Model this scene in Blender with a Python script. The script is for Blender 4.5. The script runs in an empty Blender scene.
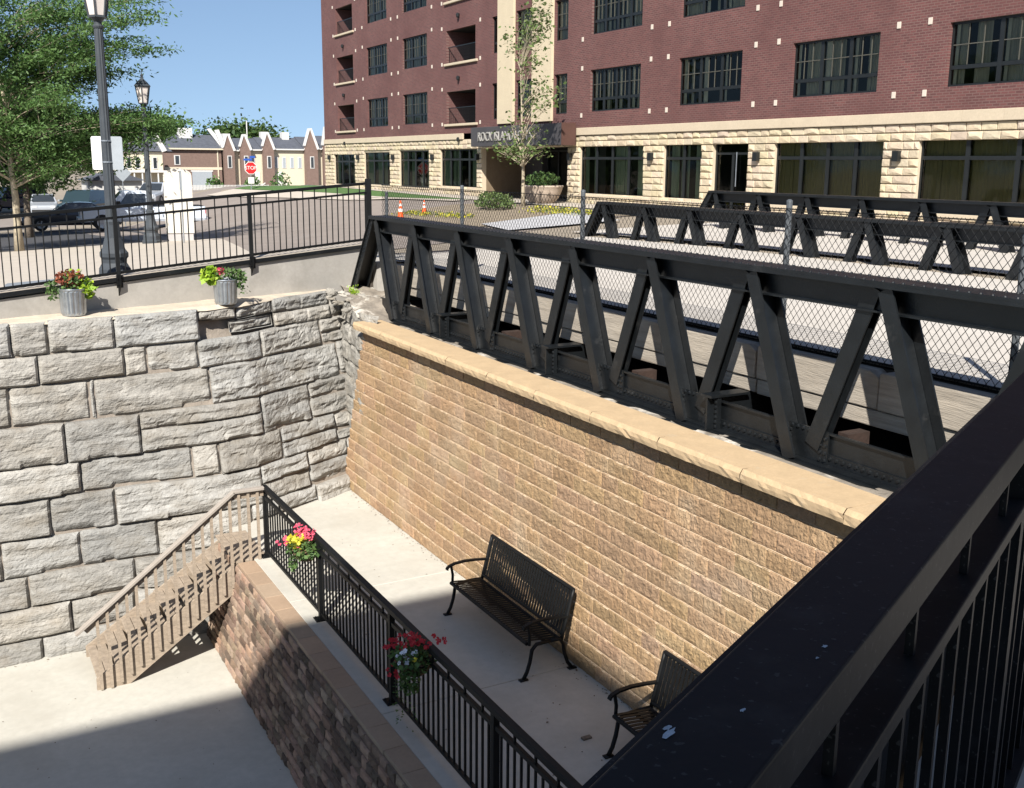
import bpy, math, random, bisect
from mathutils import Vector, Matrix, noise
PI = math.pi
rnd = random.Random(7)
SC = bpy.context.scene
COL = SC.collection

def lerp(x, xs, ys):
    if x <= xs[0]: return ys[0]
    if x >= xs[-1]: return ys[-1]
    i = bisect.bisect(xs, x) - 1
    t = (x - xs[i]) / (xs[i+1] - xs[i])
    return ys[i] + t * (ys[i+1] - ys[i])

# ------------------------------------------------------------ materials
def new_mat(name):
    m = bpy.data.materials.new(name); m.use_nodes = True
    nt = m.node_tree; nt.nodes.clear()
    out = nt.nodes.new('ShaderNodeOutputMaterial')
    b = nt.nodes.new('ShaderNodeBsdfPrincipled')
    nt.links.new(b.outputs[0], out.inputs[0])
    return m, nt, b, out

def mixrgb(nt, fac, a, b, mode='MIX'):
    n = nt.nodes.new('ShaderNodeMix'); n.data_type = 'RGBA'; n.blend_type = mode
    for sock, v in ((n.inputs[0], fac), (n.inputs[6], a), (n.inputs[7], b)):
        if hasattr(v, 'is_linked') or hasattr(v, 'node'): nt.links.new(v, sock)
        elif isinstance(v, (tuple, list)): sock.default_value = (*v[:3], 1)
        else: sock.default_value = v
    return n.outputs[2]

def noise_fac(nt, vec, scale, detail=5, rough=.6, lo=.3, hi=.7):
    n = nt.nodes.new('ShaderNodeTexNoise'); n.inputs['Scale'].default_value = scale
    n.inputs['Detail'].default_value = detail; n.inputs['Roughness'].default_value = rough
    nt.links.new(vec, n.inputs['Vector'])
    r = nt.nodes.new('ShaderNodeMapRange')
    r.inputs[1].default_value = lo; r.inputs[2].default_value = hi
    nt.links.new(n.outputs['Fac'], r.inputs[0])
    return r.outputs[0], n.outputs['Fac']

def coords(nt, scale=(1, 1, 1), kind='Object'):
    tc = nt.nodes.new('ShaderNodeTexCoord'); mp = nt.nodes.new('ShaderNodeMapping')
    mp.inputs['Scale'].default_value = scale
    nt.links.new(tc.outputs[kind], mp.inputs['Vector'])
    return mp.outputs[0]

def mat(name, col, rough=.8, var=.15, scale=4, bump=0, bscale=30, metal=0, spec=.4, col2=None, stretch=(1, 1, 1),
        stain=None, stain_scale=1.2, stain_lo=.55, stain_hi=.75, attr=None, attr_amt=.5, bdist=.01, coat=0, speck=None, speck_scale=90):
    m, nt, b, out = new_mat(name)
    v = coords(nt, stretch)
    a = tuple(c * (1 - var) for c in col); c2 = col2 or tuple(min(1, c * (1 + var)) for c in col)
    f, _ = noise_fac(nt, v, scale)
    c = mixrgb(nt, f, a, c2)
    f2, _ = noise_fac(nt, v, scale * 9, 3, .7, .25, .75)
    c = mixrgb(nt, f2, c, mixrgb(nt, .5, c, tuple(x * .72 for x in col)))
    if stain:
        f3, _ = noise_fac(nt, v, stain_scale, 6, .65, stain_lo, stain_hi)
        c = mixrgb(nt, f3, c, stain)
    if speck:
        f4, _ = noise_fac(nt, v, speck_scale, 2, .5, .66, .70)
        c = mixrgb(nt, f4, c, speck)
    if attr:
        an = nt.nodes.new('ShaderNodeAttribute'); an.attribute_name = 'tint'
        c = mixrgb(nt, attr_amt, c, an.outputs['Color'], 'MULTIPLY')
    nt.links.new(c, b.inputs['Base Color'])
    b.inputs['Roughness'].default_value = rough; b.inputs['Metallic'].default_value = metal
    b.inputs['Specular IOR Level'].default_value = spec
    if coat: b.inputs['Coat Weight'].default_value = coat
    if bump:
        n = nt.nodes.new('ShaderNodeTexNoise'); n.inputs['Scale'].default_value = bscale
        n.inputs['Detail'].default_value = 8; nt.links.new(v, n.inputs['Vector'])
        bp = nt.nodes.new('ShaderNodeBump'); bp.inputs['Strength'].default_value = bump
        bp.inputs['Distance'].default_value = bdist
        nt.links.new(n.outputs['Fac'], bp.inputs['Height']); nt.links.new(bp.outputs[0], b.inputs['Normal'])
    return m

def brick_mat(name, c1, c2, mortar, axis='YZ', bw=.2, bh=.0677, ms=.011, bump=.4):
    m, nt, b, out = new_mat(name)
    tc = nt.nodes.new('ShaderNodeTexCoord'); sp = nt.nodes.new('ShaderNodeSeparateXYZ'); cb = nt.nodes.new('ShaderNodeCombineXYZ')
    nt.links.new(tc.outputs['Object'], sp.inputs[0])
    nt.links.new(sp.outputs[{'X': 0, 'Y': 1}[axis[0]]], cb.inputs[0]); nt.links.new(sp.outputs[2], cb.inputs[1])
    br = nt.nodes.new('ShaderNodeTexBrick'); nt.links.new(cb.outputs[0], br.inputs['Vector'])
    br.inputs['Color1'].default_value = (*c1, 1); br.inputs['Color2'].default_value = (*c2, 1)
    br.inputs['Mortar'].default_value = (*mortar, 1); br.inputs['Scale'].default_value = 1
    br.inputs['Mortar Size'].default_value = ms; br.inputs['Brick Width'].default_value = bw; br.inputs['Row Height'].default_value = bh
    f, _ = noise_fac(nt, tc.outputs['Object'], .35, 8, .7, .35, .65)
    c = mixrgb(nt, f, br.outputs['Color'], mixrgb(nt, .65, br.outputs['Color'], tuple((x + y) * .33 for x, y in zip(c1, c2))))
    nt.links.new(c, b.inputs['Base Color']); b.inputs['Roughness'].default_value = .85
    bp = nt.nodes.new('ShaderNodeBump'); bp.inputs['Strength'].default_value = bump; bp.inputs['Distance'].default_value = .006; bp.invert = True
    nt.links.new(br.outputs['Fac'], bp.inputs['Height']); nt.links.new(bp.outputs[0], b.inputs['Normal'])
    return m

def glass_mat(name, refl=.3, tint=(.8, .85, .85)):
    m = bpy.data.materials.new(name); m.use_nodes = True; nt = m.node_tree; nt.nodes.clear()
    out = nt.nodes.new('ShaderNodeOutputMaterial'); mx = nt.nodes.new('ShaderNodeMixShader')
    tr = nt.nodes.new('ShaderNodeBsdfTransparent'); tr.inputs[0].default_value = (*tint, 1)
    gl = nt.nodes.new('ShaderNodeBsdfGlossy'); gl.inputs['Roughness'].default_value = .03; gl.inputs[0].default_value = (.42, .43, .42, 1)
    fr = nt.nodes.new('ShaderNodeFresnel'); fr.inputs[0].default_value = 1.5
    ad = nt.nodes.new('ShaderNodeMath'); ad.operation = 'ADD'; ad.inputs[1].default_value = refl; ad.use_clamp = True
    no = nt.nodes.new('ShaderNodeTexNoise'); no.inputs['Scale'].default_value = 1.2
    bp = nt.nodes.new('ShaderNodeBump'); bp.inputs['Strength'].default_value = .05; bp.inputs['Distance'].default_value = .1
    nt.links.new(no.outputs['Fac'], bp.inputs['Height']); nt.links.new(bp.outputs[0], gl.inputs['Normal'])
    nt.links.new(fr.outputs[0], ad.inputs[0]); nt.links.new(ad.outputs[0], mx.inputs[0])
    nt.links.new(tr.outputs[0], mx.inputs[1]); nt.links.new(gl.outputs[0], mx.inputs[2]); nt.links.new(mx.outputs[0], out.inputs[0])
    return m

def leaf_mat(name, c1, c2, trans=.3):
    m, nt, b, out = new_mat(name)
    g = nt.nodes.new('ShaderNodeNewGeometry')
    c = mixrgb(nt, g.outputs['Random Per Island'], c1, c2)
    nt.links.new(c, b.inputs['Base Color']); b.inputs['Roughness'].default_value = .55; b.inputs['Specular IOR Level'].default_value = .3
    tl = nt.nodes.new('ShaderNodeBsdfTranslucent'); nt.links.new(c, tl.inputs[0])
    mx = nt.nodes.new('ShaderNodeMixShader'); mx.inputs[0].default_value = trans
    nt.links.new(b.outputs[0], mx.inputs[1]); nt.links.new(tl.outputs[0], mx.inputs[2]); nt.links.new(mx.outputs[0], out.inputs[0])
    return m

M = {}
M['black'] = mat('black_paint', (.005, .0055, .006), rough=.55, var=.3, scale=6, spec=.28, bump=.1, bscale=60, bdist=.002)
M['rail'] = mat('rail_paint', (.0045, .005, .006), rough=.55, var=.4, scale=5, spec=.16, bump=.25, bscale=25, bdist=.002, stain=(.018, .018, .018), stain_scale=9, stain_lo=.52, stain_hi=.8, speck=(.03, .03, .03), speck_scale=110)
M['truss'] = mat('truss_paint', (.0055, .007, .0085), rough=.42, var=.45, scale=5, spec=.5, bump=.5, bscale=35, bdist=.004, stain=(.028, .028, .028), stain_scale=4, stain_lo=.60, stain_hi=.78)
M['rust'] = mat('rusty_steel', (.035, .020, .015), rough=.85, var=.4, scale=8, bump=.5)
M['concrete'] = mat('pale_concrete', (.47, .45, .395), rough=.9, var=.07, scale=.9, bump=.25, bscale=60, bdist=.003, stain=(.36, .335, .285), stain_scale=.7, stain_lo=.48, stain_hi=.78)
M['parapet'] = mat('parapet_concrete', (.36, .34, .31), rough=.9, var=.12, scale=2, bump=.3, bscale=50, bdist=.003, stain=(.25, .235, .21), stain_scale=1.6, stain_lo=.5, stain_hi=.75)
M['block'] = mat('tan_split_block', (.335, .222, .128), rough=.95, var=.22, scale=14, bump=1, bscale=38, bdist=.022, attr=True, attr_amt=1, stain=(.40, .31, .21), stain_scale=.9, stain_lo=.50, stain_hi=.8)
M['coping'] = mat('tan_coping', (.46, .335, .20), rough=.9, var=.1, scale=4, bump=.4, bscale=50, bdist=.006, stain=(.42, .33, .22), stain_scale=5, stain_lo=.6, stain_hi=.75)
M['drape'] = mat('light_drape', (.58, .55, .42), rough=.9, var=.15, scale=2)
M['muntin'] = mat('pale_muntin', (.075, .072, .058), rough=.6, var=.05)
M['lowblock'] = mat('brown_split_block', (.25, .18, .135), rough=.92, var=.2, scale=8, bump=.6, bscale=45, bdist=.012, attr=True, attr_amt=1)
M['lowcap'] = mat('pinkish_cap', (.335, .25, .175), rough=.9, var=.12, scale=2, bump=.3, bscale=60, bdist=.003, attr=True, attr_amt=1)
M['limestone'] = mat('grey_limestone', (.305, .296, .275), rough=.95, var=.34, scale=3.2, stretch=(1, 1, 2.2), bump=1.0, bscale=22, bdist=.022, attr=True, attr_amt=1, stain=(.20, .18, .15), stain_scale=1.7, stain_lo=.47, stain_hi=.74)
M['mortar'] = mat('sandy_joint', (.25, .215, .18), rough=1, var=.25, scale=6, bump=.6, bscale=20, bdist=.02)
M['ledge'] = mat('dusty_ledge', (.50, .43, .34), rough=1, var=.15, scale=5, bump=.5, bscale=25, bdist=.01)
M['dirt'] = mat('grey_dirt', (.22, .19, .155), rough=1, var=.4, scale=5, bump=.6, bscale=40, bdist=.02, stain=(.5, .46, .40), stain_scale=2.2, stain_lo=.52, stain_hi=.62)
M['deckshade'] = mat('deck_shade_fill', (.06, .05, .04), rough=1, var=.3, scale=3)
M['timber'] = mat('weathered_timber', (.34, .30, .25), rough=.95, var=.28, scale=2.2, stretch=(8, .8, 11), bump=.7, bscale=9, bdist=.010, stain=(.15, .10, .065), stain_scale=.55, stain_lo=.54, stain_hi=.75)
M['stair'] = mat('tan_painted_wood', (.31, .25, .19), rough=.85, var=.28, scale=5, stretch=(2, 2, 7), bump=.4, bscale=30, bdist=.004, stain=(.18, .14, .11), stain_scale=2, stain_lo=.58, stain_hi=.75)
M['handrail'] = mat('bleached_handrail', (.33, .29, .25), rough=.7, var=.1, scale=6)
M['galv'] = mat('galvanised_steel', (.42, .45, .48), rough=.38, var=.25, scale=8, metal=.85)
M['lamp'] = mat('dark_lamp_paint', (.045, .052, .06), rough=.5, var=.2, scale=6)
M['lampglass'] = mat('frosted_lamp_pane', (.62, .56, .52), rough=.3, var=.1, scale=6)
M['white'] = mat('white_board', (.72, .72, .70), rough=.6, var=.05, scale=6)
M['grey'] = mat('grey_and_shaded_board', (.30, .33, .36), rough=.6, var=.08, scale=6)
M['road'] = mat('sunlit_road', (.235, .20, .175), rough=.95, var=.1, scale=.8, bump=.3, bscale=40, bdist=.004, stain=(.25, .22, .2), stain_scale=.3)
M['shaded_asphalt'] = mat('shaded_asphalt', (.055, .055, .06), rough=.95, var=.2, scale=2)  # road surface again, darkened in colour for the tree shade
M['walk'] = mat('beige_sidewalk', (.44, .39, .33), rough=.95, var=.08, scale=1.5, bump=.2, bscale=40, bdist=.003)
M['bluewalk'] = mat('bluish_paving', (.20, .22, .245), rough=.9, var=.1, scale=2)
M['deck'] = mat('bridge_concrete', (.47, .435, .39), rough=.95, var=.08, scale=1, bump=.3, bscale=40, bdist=.004)
M['ground'] = mat('ground_dry', (.26, .22, .17), rough=1, var=.2, scale=.5)
M['lawn'] = mat('lawn_grass', (.07, .14, .035), rough=1, var=.3, scale=5, bump=.6, bscale=60, bdist=.03)
M['brick'] = brick_mat('red_brick', (.138, .050, .046), (.085, .032, .031), (.15, .092, .08), 'YZ')
M['brickX'] = brick_mat('red_brick_side', (.138, .050, .046), (.09, .034, .032), (.15, .092, .08), 'XZ')
M['bandstone'] = mat('smooth_band_stone', (.50, .42, .31), rough=.85, var=.06, scale=2)
M['ashlar'] = mat('rock_faced_ashlar', (.52, .44, .325), rough=.9, var=.12, scale=5, bump=.5, bscale=12, bdist=.03, attr=True, attr_amt=1)
M['cream'] = mat('cream_panel', (.52, .44, .31), rough=.85, var=.05, scale=2)
M['accent'] = mat('white_accent_stone', (.55, .49, .42), rough=.8, var=.05)
M['frame'] = mat('black_window_frame', (.012, .014, .015), rough=.4, var=.2)
M['glass'] = glass_mat('window_glass', .01, (.78, .82, .78))
M['curtain'] = mat('pale_curtain', (.38, .36, .27), rough=.9, var=.35, scale=1.5, stretch=(1, 6, .4))
M['blind'] = mat('olive_blind', (.22, .185, .075), rough=.8, var=.12, scale=2)
M['greenish'] = mat('greenish_drape', (.30, .35, .23), rough=.9, var=.3, scale=1.5, stretch=(1, 5, .4))
M['void'] = mat('dark_interior', (.010, .010, .011), rough=.9, var=.2)
M['canopy'] = mat('charcoal_canopy', (.055, .052, .056), rough=.6, var=.15, scale=1)
M['rustpanel'] = mat('reddish_canopy_end', (.075, .036, .028), rough=.6, var=.15, scale=1)
M['letter'] = mat('pale_sign_letter', (.30, .29, .27), rough=.5, var=.03)
M['shingle'] = mat('dark_shingle', (.075, .082, .10), rough=.9, var=.2, scale=2)
M['housebrick'] = mat('hazed_house_brick', (.17, .115, .095), rough=.9, var=.15, scale=3)  # muted in colour to stand in for distance haze
M['trimwhite'] = mat('white_trim', (.56, .55, .53), rough=.6, var=.04)
M['housecream'] = mat('house_cream', (.56, .50, .38), rough=.8, var=.06)
M['bark'] = mat('tree_bark', (.16, .13, .10), rough=1, var=.3, scale=6, bump=.6, bscale=20, bdist=.02)
M['paletrunk'] = mat('pale_bark', (.34, .29, .21), rough=1, var=.25, scale=8)
M['leafA'] = leaf_mat('locust_leaf', (.05, .11, .03), (.11, .19, .055))
M['leafB'] = leaf_mat('mid_leaf', (.035, .075, .022), (.08, .13, .035))
M['leafY'] = leaf_mat('young_leaf', (.075, .12, .04), (.14, .19, .06))
M['leafLime'] = leaf_mat('lime_leaf', (.20, .36, .03), (.38, .50, .05), .35)
M['leafG'] = leaf_mat('basket_leaf', (.05, .10, .03), (.12, .20, .06))
M['leafYel'] = leaf_mat('yellow_leaf', (.40, .42, .04), (.60, .52, .05), .3)
M['petalPink'] = leaf_mat('pink_petal', (.52, .05, .10), (.66, .11, .17), .2)
M['petalRed'] = leaf_mat('red_petal', (.38, .012, .02), (.55, .03, .04), .2)
M['petalWhite'] = leaf_mat('white_petal', (.7, .72, .78), (.8, .8, .85), .2)
M['petalYellow'] = leaf_mat('yellow_petal', (.75, .60, .04), (.8, .68, .08), .2)
M['petalRust'] = leaf_mat('rust_leaf', (.16, .035, .03), (.36, .13, .06), .2)
M['coco'] = mat('coco_liner', (.14, .09, .05), rough=1, var=.3, scale=12)
M['tyre'] = mat('tyre_rubber', (.02, .02, .02), rough=.8, var=.1)
M['rim'] = mat('wheel_rim', (.45, .46, .48), rough=.35, var=.1, metal=.6)
M['carglass'] = mat('car_window', (.03, .035, .04), rough=.08, var=.1, spec=.8)
def paint(n, c): return mat(n, c, rough=.3, var=.05, scale=2, coat=.5, metal=.0)
M['carDark'] = paint('dark_car_paint', (.02, .024, .035)); M['carBlue'] = paint('blue_car_paint', (.015, .025, .06))
M['carSilver'] = paint('silver_car_paint', (.35, .37, .40)); M['carWhite'] = paint('white_truck_paint', (.60, .66, .74))
M['carTeal'] = paint('teal_car_paint', (.015, .03, .035))
M['lightred'] = mat('tail_light', (.4, .02, .02), rough=.2, var=.05); M['headl'] = mat('head_light', (.6, .6, .6), rough=.1, var=.05)
M['stopred'] = mat('stop_red', (.50, .02, .025), rough=.4, var=.03); M['signblue'] = mat('sign_blue', (.03, .09, .38), rough=.4, var=.03)
M['orange'] = mat('cone_orange', (.75, .11, .02), rough=.5, var=.06); M['conewhite'] = mat('cone_band', (.8, .8, .78), rough=.5, var=.03)
M['wire'] = mat('dark_wire', (.006, .007, .009), rough=.7, var=.2, spec=.15)
M['post'] = mat('weathered_post', (.10, .11, .12), rough=.5, var=.25, metal=.3)
M['urn'] = mat('urn_stone', (.42, .34, .27), rough=.9, var=.15, bump=.4)
M['kiosk'] = mat('kiosk_white', (.55, .52, .46), rough=.8, var=.04)
M['kioskside'] = mat('kiosk_grey', (.40, .38, .37), rough=.8, var=.05)
M['splat'] = mat('dried_dropping', (.30, .34, .38), rough=.9, var=.3, scale=60)
M['sheet'] = mat('pale_slab', (.42, .42, .43), rough=.9, var=.05)
M['mulch'] = mat('brown_mulch', (.24, .195, .14), rough=1, var=.3, scale=6, bump=.5)
M['joint'] = mat('slab_joint', (.06, .055, .05), rough=1, var=.1)

# ------------------------------------------------------------ mesh builder
ORG = {}
class MB:
    def __init__(s): s.v = []; s.f = []; s.m = []; s.t = []
    def add(s, vs, fs, mi=0, tint=None):
        o = len(s.v); s.v += [tuple(p) for p in vs]
        for f in fs: s.f.append(tuple(i + o for i in f)); s.m.append(mi); s.t.append(tint)
        return s
    def box(s, x0, x1, y0, y1, z0, z1, mi=0, tint=None):
        return s.add([(x0,y0,z0),(x1,y0,z0),(x1,y1,z0),(x0,y1,z0),(x0,y0,z1),(x1,y0,z1),(x1,y1,z1),(x0,y1,z1)],
                     [(0,3,2,1),(4,5,6,7),(0,1,5,4),(1,2,6,5),(2,3,7,6),(3,0,4,7)], mi, tint)
    def bev(s, x0, x1, y0, y1, z0, z1, b=.008, mi=0, tint=None):
        vs = []
        for z, k in ((z0+b, b), (z0+b*2, 0), (z1-b, 0), (z1, b)):
            z = z0 if z == z0+b else z
            vs += [(x0+k, y0+k, z), (x1-k, y0+k, z), (x1-k, y1-k, z), (x0+k, y1-k, z)]
        fs = [(3,2,1,0), (12,13,14,15)]
        for r in range(3):
            for i in range(4):
                j = (i+1) % 4; fs.append((r*4+i, r*4+j, r*4+4+j, r*4+4+i))
        return s.add(vs, fs, mi, tint)
    def bar(s, p, q, w, h, up=(0, 0, 1), mi=0):
        """rectangular bar from p to q, w across, h along up"""
        p = Vector(p); q = Vector(q); d = (q-p).normalized(); up = Vector(up)
        side = d.cross(up).normalized(); u = side.cross(d).normalized()
        vs = []
        for c in (p, q):
            for a, b in ((-1,-1),(1,-1),(1,1),(-1,1)): vs.append(c + side*(a*w/2) + u*(b*h/2))
        return s.add(vs, [(0,3,2,1),(4,5,6,7),(0,1,5,4),(1,2,6,5),(2,3,7,6),(3,0,4,7)], mi)
    def tube(s, pts, rs, n=8, mi=0, cap=True):
        pts = [Vector(p) for p in pts]
        if not isinstance(rs, (list, tuple)): rs = [rs]*len(pts)
        vs = []; prev = None
        for i, p in enumerate(pts):
            d = (pts[min(i+1, len(pts)-1)] - pts[max(i-1, 0)]).normalized()
            a = prev if prev else (Vector((0,0,1)) if abs(d.z) < .9 else Vector((1,0,0)))
            e1 = (a - d*a.dot(d)).normalized(); e2 = d.cross(e1); prev = e1
            for k in range(n):
                t = 2*PI*k/n; vs.append(p + (e1*math.cos(t) + e2*math.sin(t))*rs[i])
        fs = []
        for i in range(len(pts)-1):
            for k in range(n):
                l = (k+1) % n; fs.append((i*n+k, i*n+l, i*n+n+l, i*n+n+k))
        if cap: fs += [tuple(reversed(range(n))), tuple(range((len(pts)-1)*n, len(pts)*n))]
        return s.add(vs, fs, mi)
    def lathe(s, c, prof, n=16, mi=0, sq=1.0, rot=0):
        """prof: (r, z) from bottom to top, about the vertical through c"""
        vs = []
        for r, z in prof:
            for k in range(n):
                t = 2*PI*k/n + rot; vs.append((c[0]+r*math.cos(t), c[1]+r*math.sin(t)*sq, c[2]+z))
        fs = []
        for i in range(len(prof)-1):
            for k in range(n):
                l = (k+1) % n; fs.append((i*n+k, i*n+l, i*n+n+l, i*n+n+k))
        fs += [tuple(reversed(range(n))), tuple(range((len(prof)-1)*n, len(prof)*n))]
        return s.add(vs, fs, mi)
    def prism(s, poly, off, mi=0, tint=None):
        """poly: 3-D outline, extruded by off"""
        poly = [Vector(p) for p in poly]; off = Vector(off); n = len(poly)
        vs = poly + [p+off for p in poly]
        fs = [tuple(range(n)), tuple(reversed(range(n, 2*n)))] + [(i, i+n, (i+1) % n + n, (i+1) % n) for i in range(n)]
        return s.add(vs, fs, mi, tint)
    def rivet(s, c, nrm, r=.016, h=.012, mi=0):
        c = Vector(c); nrm = Vector(nrm).normalized(); a = Vector((0,0,1)) if abs(nrm.z) < .9 else Vector((1,0,0))
        e1 = (a - nrm*a.dot(nrm)).normalized(); e2 = nrm.cross(e1); vs = []
        for rr, hh in ((r, 0), (r*.7, h)):
            for k in range(6):
                t = PI*k/3; vs.append(c + (e1*math.cos(t)+e2*math.sin(t))*rr + nrm*hh)
        fs = [(k, (k+1) % 6, 6+(k+1) % 6, 6+k) for k in range(6)] + [tuple(range(6, 12))]
        return s.add(vs, fs, mi)
    def leaf(s, c, size, mi=0, flat=.5, asp=.5, r=rnd, down=0):
        c = Vector(c)
        a = Vector((r.gauss(0,1), r.gauss(0,1), r.gauss(0,1)*flat - down)).normalized()
        b = Vector((r.gauss(0,1), r.gauss(0,1), r.gauss(0,1)*flat))
        b = (b - a*a.dot(b)).normalized() * size * asp; a = a * size
        k = r.uniform(.7, 1.2)
        return s.add([c-a*k*.5, c+b*.5*k, c+a*k*.5, c-b*.5*k], [(0,1,2,3)], mi)
    def build(s, name, mats, parent=None, smooth=False):
        org = ORG.get(parent, Vector((0,0,0)))
        me = bpy.data.meshes.new(name)
        me.from_pydata([(p[0]-org.x, p[1]-org.y, p[2]-org.z) for p in s.v], [], s.f)
        for m in (mats if isinstance(mats, (list, tuple)) else [mats]): me.materials.append(m)
        me.polygons.foreach_set('material_index', s.m)
        if smooth: me.polygons.foreach_set('use_smooth', [True]*len(s.f))
        if any(t is not None for t in s.t):
            ca = me.color_attributes.new('tint', 'FLOAT_COLOR', 'CORNER'); d = []
            for p, t in zip(me.polygons, s.t):
                d += list((*(t or (1,1,1)), 1)) * p.loop_total
            ca.data.foreach_set('color', d)
        me.update()
        o = bpy.data.objects.new(name, me); COL.objects.link(o)
        if parent: o.parent = parent
        ORG[o] = org
        return o

def tag(o, label, cat, group=None):
    o['label'] = label; o['category'] = cat
    if group: o['group'] = group
    return o
def thing(name, label, cat, loc=(0, 0, 0), group=None):
    o = bpy.data.objects.new(name, None); COL.objects.link(o); o.location = loc
    o.empty_display_size = .2
    ORG[o] = Vector(loc)
    return tag(o, label, cat, group)
def struct(o):
    o['kind'] = 'structure'; return o
def kids(o): return [c for c in bpy.data.objects if c.parent == o]
def dup(root, loc=None, rz=None, label=None, scale=None):
    allk = {}
    for c in bpy.data.objects:
        if c.parent: allk.setdefault(c.parent, []).append(c)
    def cp(o, par):
        n = o.copy(); COL.objects.link(n)
        if par: n.parent = par
        for k in allk.get(o, []): cp(k, n)
        return n
    r = cp(root, None)
    if loc is not None: r.location = loc
    if rz is not None: r.rotation_euler.z = rz
    if label: r['label'] = label
    if scale: r.scale = (scale,)*3
    return r
def inst(src, loc, parent, rot=None):
    o = src.copy(); COL.objects.link(o); o.location = loc; o.parent = parent
    if rot: o.rotation_euler = rot
    return o
def bevel(o, w=.006, seg=2):
    m = o.modifiers.new('bevel', 'BEVEL'); m.width = w; m.segments = seg; m.limit_method = 'ANGLE'; return o
def to_mesh(o, parent):
    bpy.context.view_layer.update()
    me = bpy.data.meshes.new_from_object(o.evaluated_get(bpy.context.evaluated_depsgraph_get()))
    n = bpy.data.objects.new(o.name, me); COL.objects.link(n); n.parent = parent; n.matrix_local = o.matrix_local.copy()
    nm = o.name; bpy.data.objects.remove(o); n.name = nm; ORG[n] = ORG[parent]
    return n
ORDN = ['first','second','third','fourth','fifth','sixth','seventh','eighth','ninth','tenth','eleventh','twelfth','thirteenth','fourteenth','fifteenth']
# ------------------------------------------------------------ world, camera, sun
w = bpy.data.worlds.new('World'); SC.world = w; w.use_nodes = True
nt = w.node_tree; nt.nodes.clear()
sky = nt.nodes.new('ShaderNodeTexSky'); sky.sky_type = 'NISHITA'; sky.sun_disc = False
SUN = Vector((.75, .93, -1.0)).normalized()          # the way the light travels
sky.sun_elevation = math.asin(-SUN.z); sky.sun_rotation = PI + math.atan2(.75, .93)
sky.air_density = 1.0; sky.dust_density = .6; sky.ozone_density = 1.6; sky.altitude = 100
bg = nt.nodes.new('ShaderNodeBackground'); bg.inputs[1].default_value = .072
wo = nt.nodes.new('ShaderNodeOutputWorld')
tcw = nt.nodes.new('ShaderNodeTexCoord'); mpw = nt.nodes.new('ShaderNodeMapping'); mpw.inputs['Location'].default_value = (0, 0, .15); mpw.inputs['Scale'].default_value = (1, 1, .9)
nt.links.new(tcw.outputs['Generated'], mpw.inputs[0]); nmw = nt.nodes.new('ShaderNodeVectorMath'); nmw.operation = 'NORMALIZE'
nt.links.new(mpw.outputs[0], nmw.inputs[0]); nt.links.new(nmw.outputs[0], sky.inputs[0])
nt.links.new(sky.outputs[0], bg.inputs[0]); nt.links.new(bg.outputs[0], wo.inputs[0])
sl = bpy.data.lights.new('sun', 'SUN'); sl.energy = 5.0; sl.angle = math.radians(.53); sl.color = (1, .955, .88)
so = bpy.data.objects.new('sun', sl); COL.objects.link(so); so.rotation_euler = SUN.to_track_quat('-Z', 'Y').to_euler(); so.location = (-20, -30, 60)
SC.view_settings.view_transform = 'Standard'; SC.view_settings.look = 'None'; SC.view_settings.exposure = .95

F = 1050.0; YAW = math.radians(28.8); PITCH = math.atan(221/F); ROLL = math.radians(.45)
cam = bpy.data.cameras.new('camera'); co = bpy.data.objects.new('camera', cam); COL.objects.link(co); SC.camera = co
cam.sensor_width = 36; cam.lens = F/1024*36; cam.shift_y = -10/1024; cam.clip_end = 3000; cam.clip_start = .05
Hh = Vector((math.sin(YAW), math.cos(YAW), 0)); Rr = Vector((math.cos(YAW), -math.sin(YAW), 0)); Uz = Vector((0, 0, 1))
fw = Hh*math.cos(PITCH) - Uz*math.sin(PITCH); up = Hh*math.sin(PITCH) + Uz*math.cos(PITCH)
c_, s_ = math.cos(ROLL), math.sin(ROLL)
right = Rr*c_ + up*s_; up2 = up*c_ - Rr*s_
co.matrix_world = Matrix(((right.x, up2.x, -fw.x, 0), (right.y, up2.y, -fw.y, 0), (right.z, up2.z, -fw.z, 5.6), (0, 0, 0, 1)))

# ------------------------------------------------------------ terrain
EX, EY = .9658, .2594                                 # direction of the street parapet
P0 = Vector((.752, 16.75, 0))
def par_y(x): return P0.y + (x - P0.x)*EY/EX
def ss(t): t = max(0, min(1, t)); return t*t*(3-2*t)
def gz(x, y):
    b = lerp(x, [.8, 7, 14, 22], [3.6, 3.86, 3.95, 4.0])
    wx = lerp(x, [9, 18], [1, 0]); wx = max(wx, ss((y-70)/25))
    return b - wx*min(1.9 + .4*ss((y-80)/50), .043*max(0, y-17))
xs = [-600,-300,-150,-80,-50,-30,-20,-14,-10,-7,-5,-3,-1,1,2.5,4,5.5,7.3,9,11,13,15,17,19,21,23,26,30,40,60,90,150,300,600]
mb = MB()
XB = 7.3
ks = [0,1.5,3,5,7,9,12,15,18,22,26,30,35,40,46,52,58,65,72,80,90,100,120,150,200,300,600]
gr = {}
def gv(x, y):
    mb.v.append((x, y, gz(x, y)-.004)); return len(mb.v)-1
top = {}
for i, x in enumerate(xs):
    for j, k in enumerate(ks): top[i, j] = gv(x, par_y(x if abs(x) < 60 else math.copysign(60, x)) + .35 + k)
for i in range(len(xs)-1):
    for j in range(len(ks)-1):
        mb.f.append((top[i,j], top[i+1,j], top[i+1,j+1], top[i,j+1])); mb.m.append(0); mb.t.append(None)
ib = xs.index(XB)
ys = [-300,-100,-40,-10,0,5,10,15]
low = {}
for i in range(ib, len(xs)):
    for j, y in enumerate(ys): low[i, j] = gv(xs[i], y)
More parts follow.
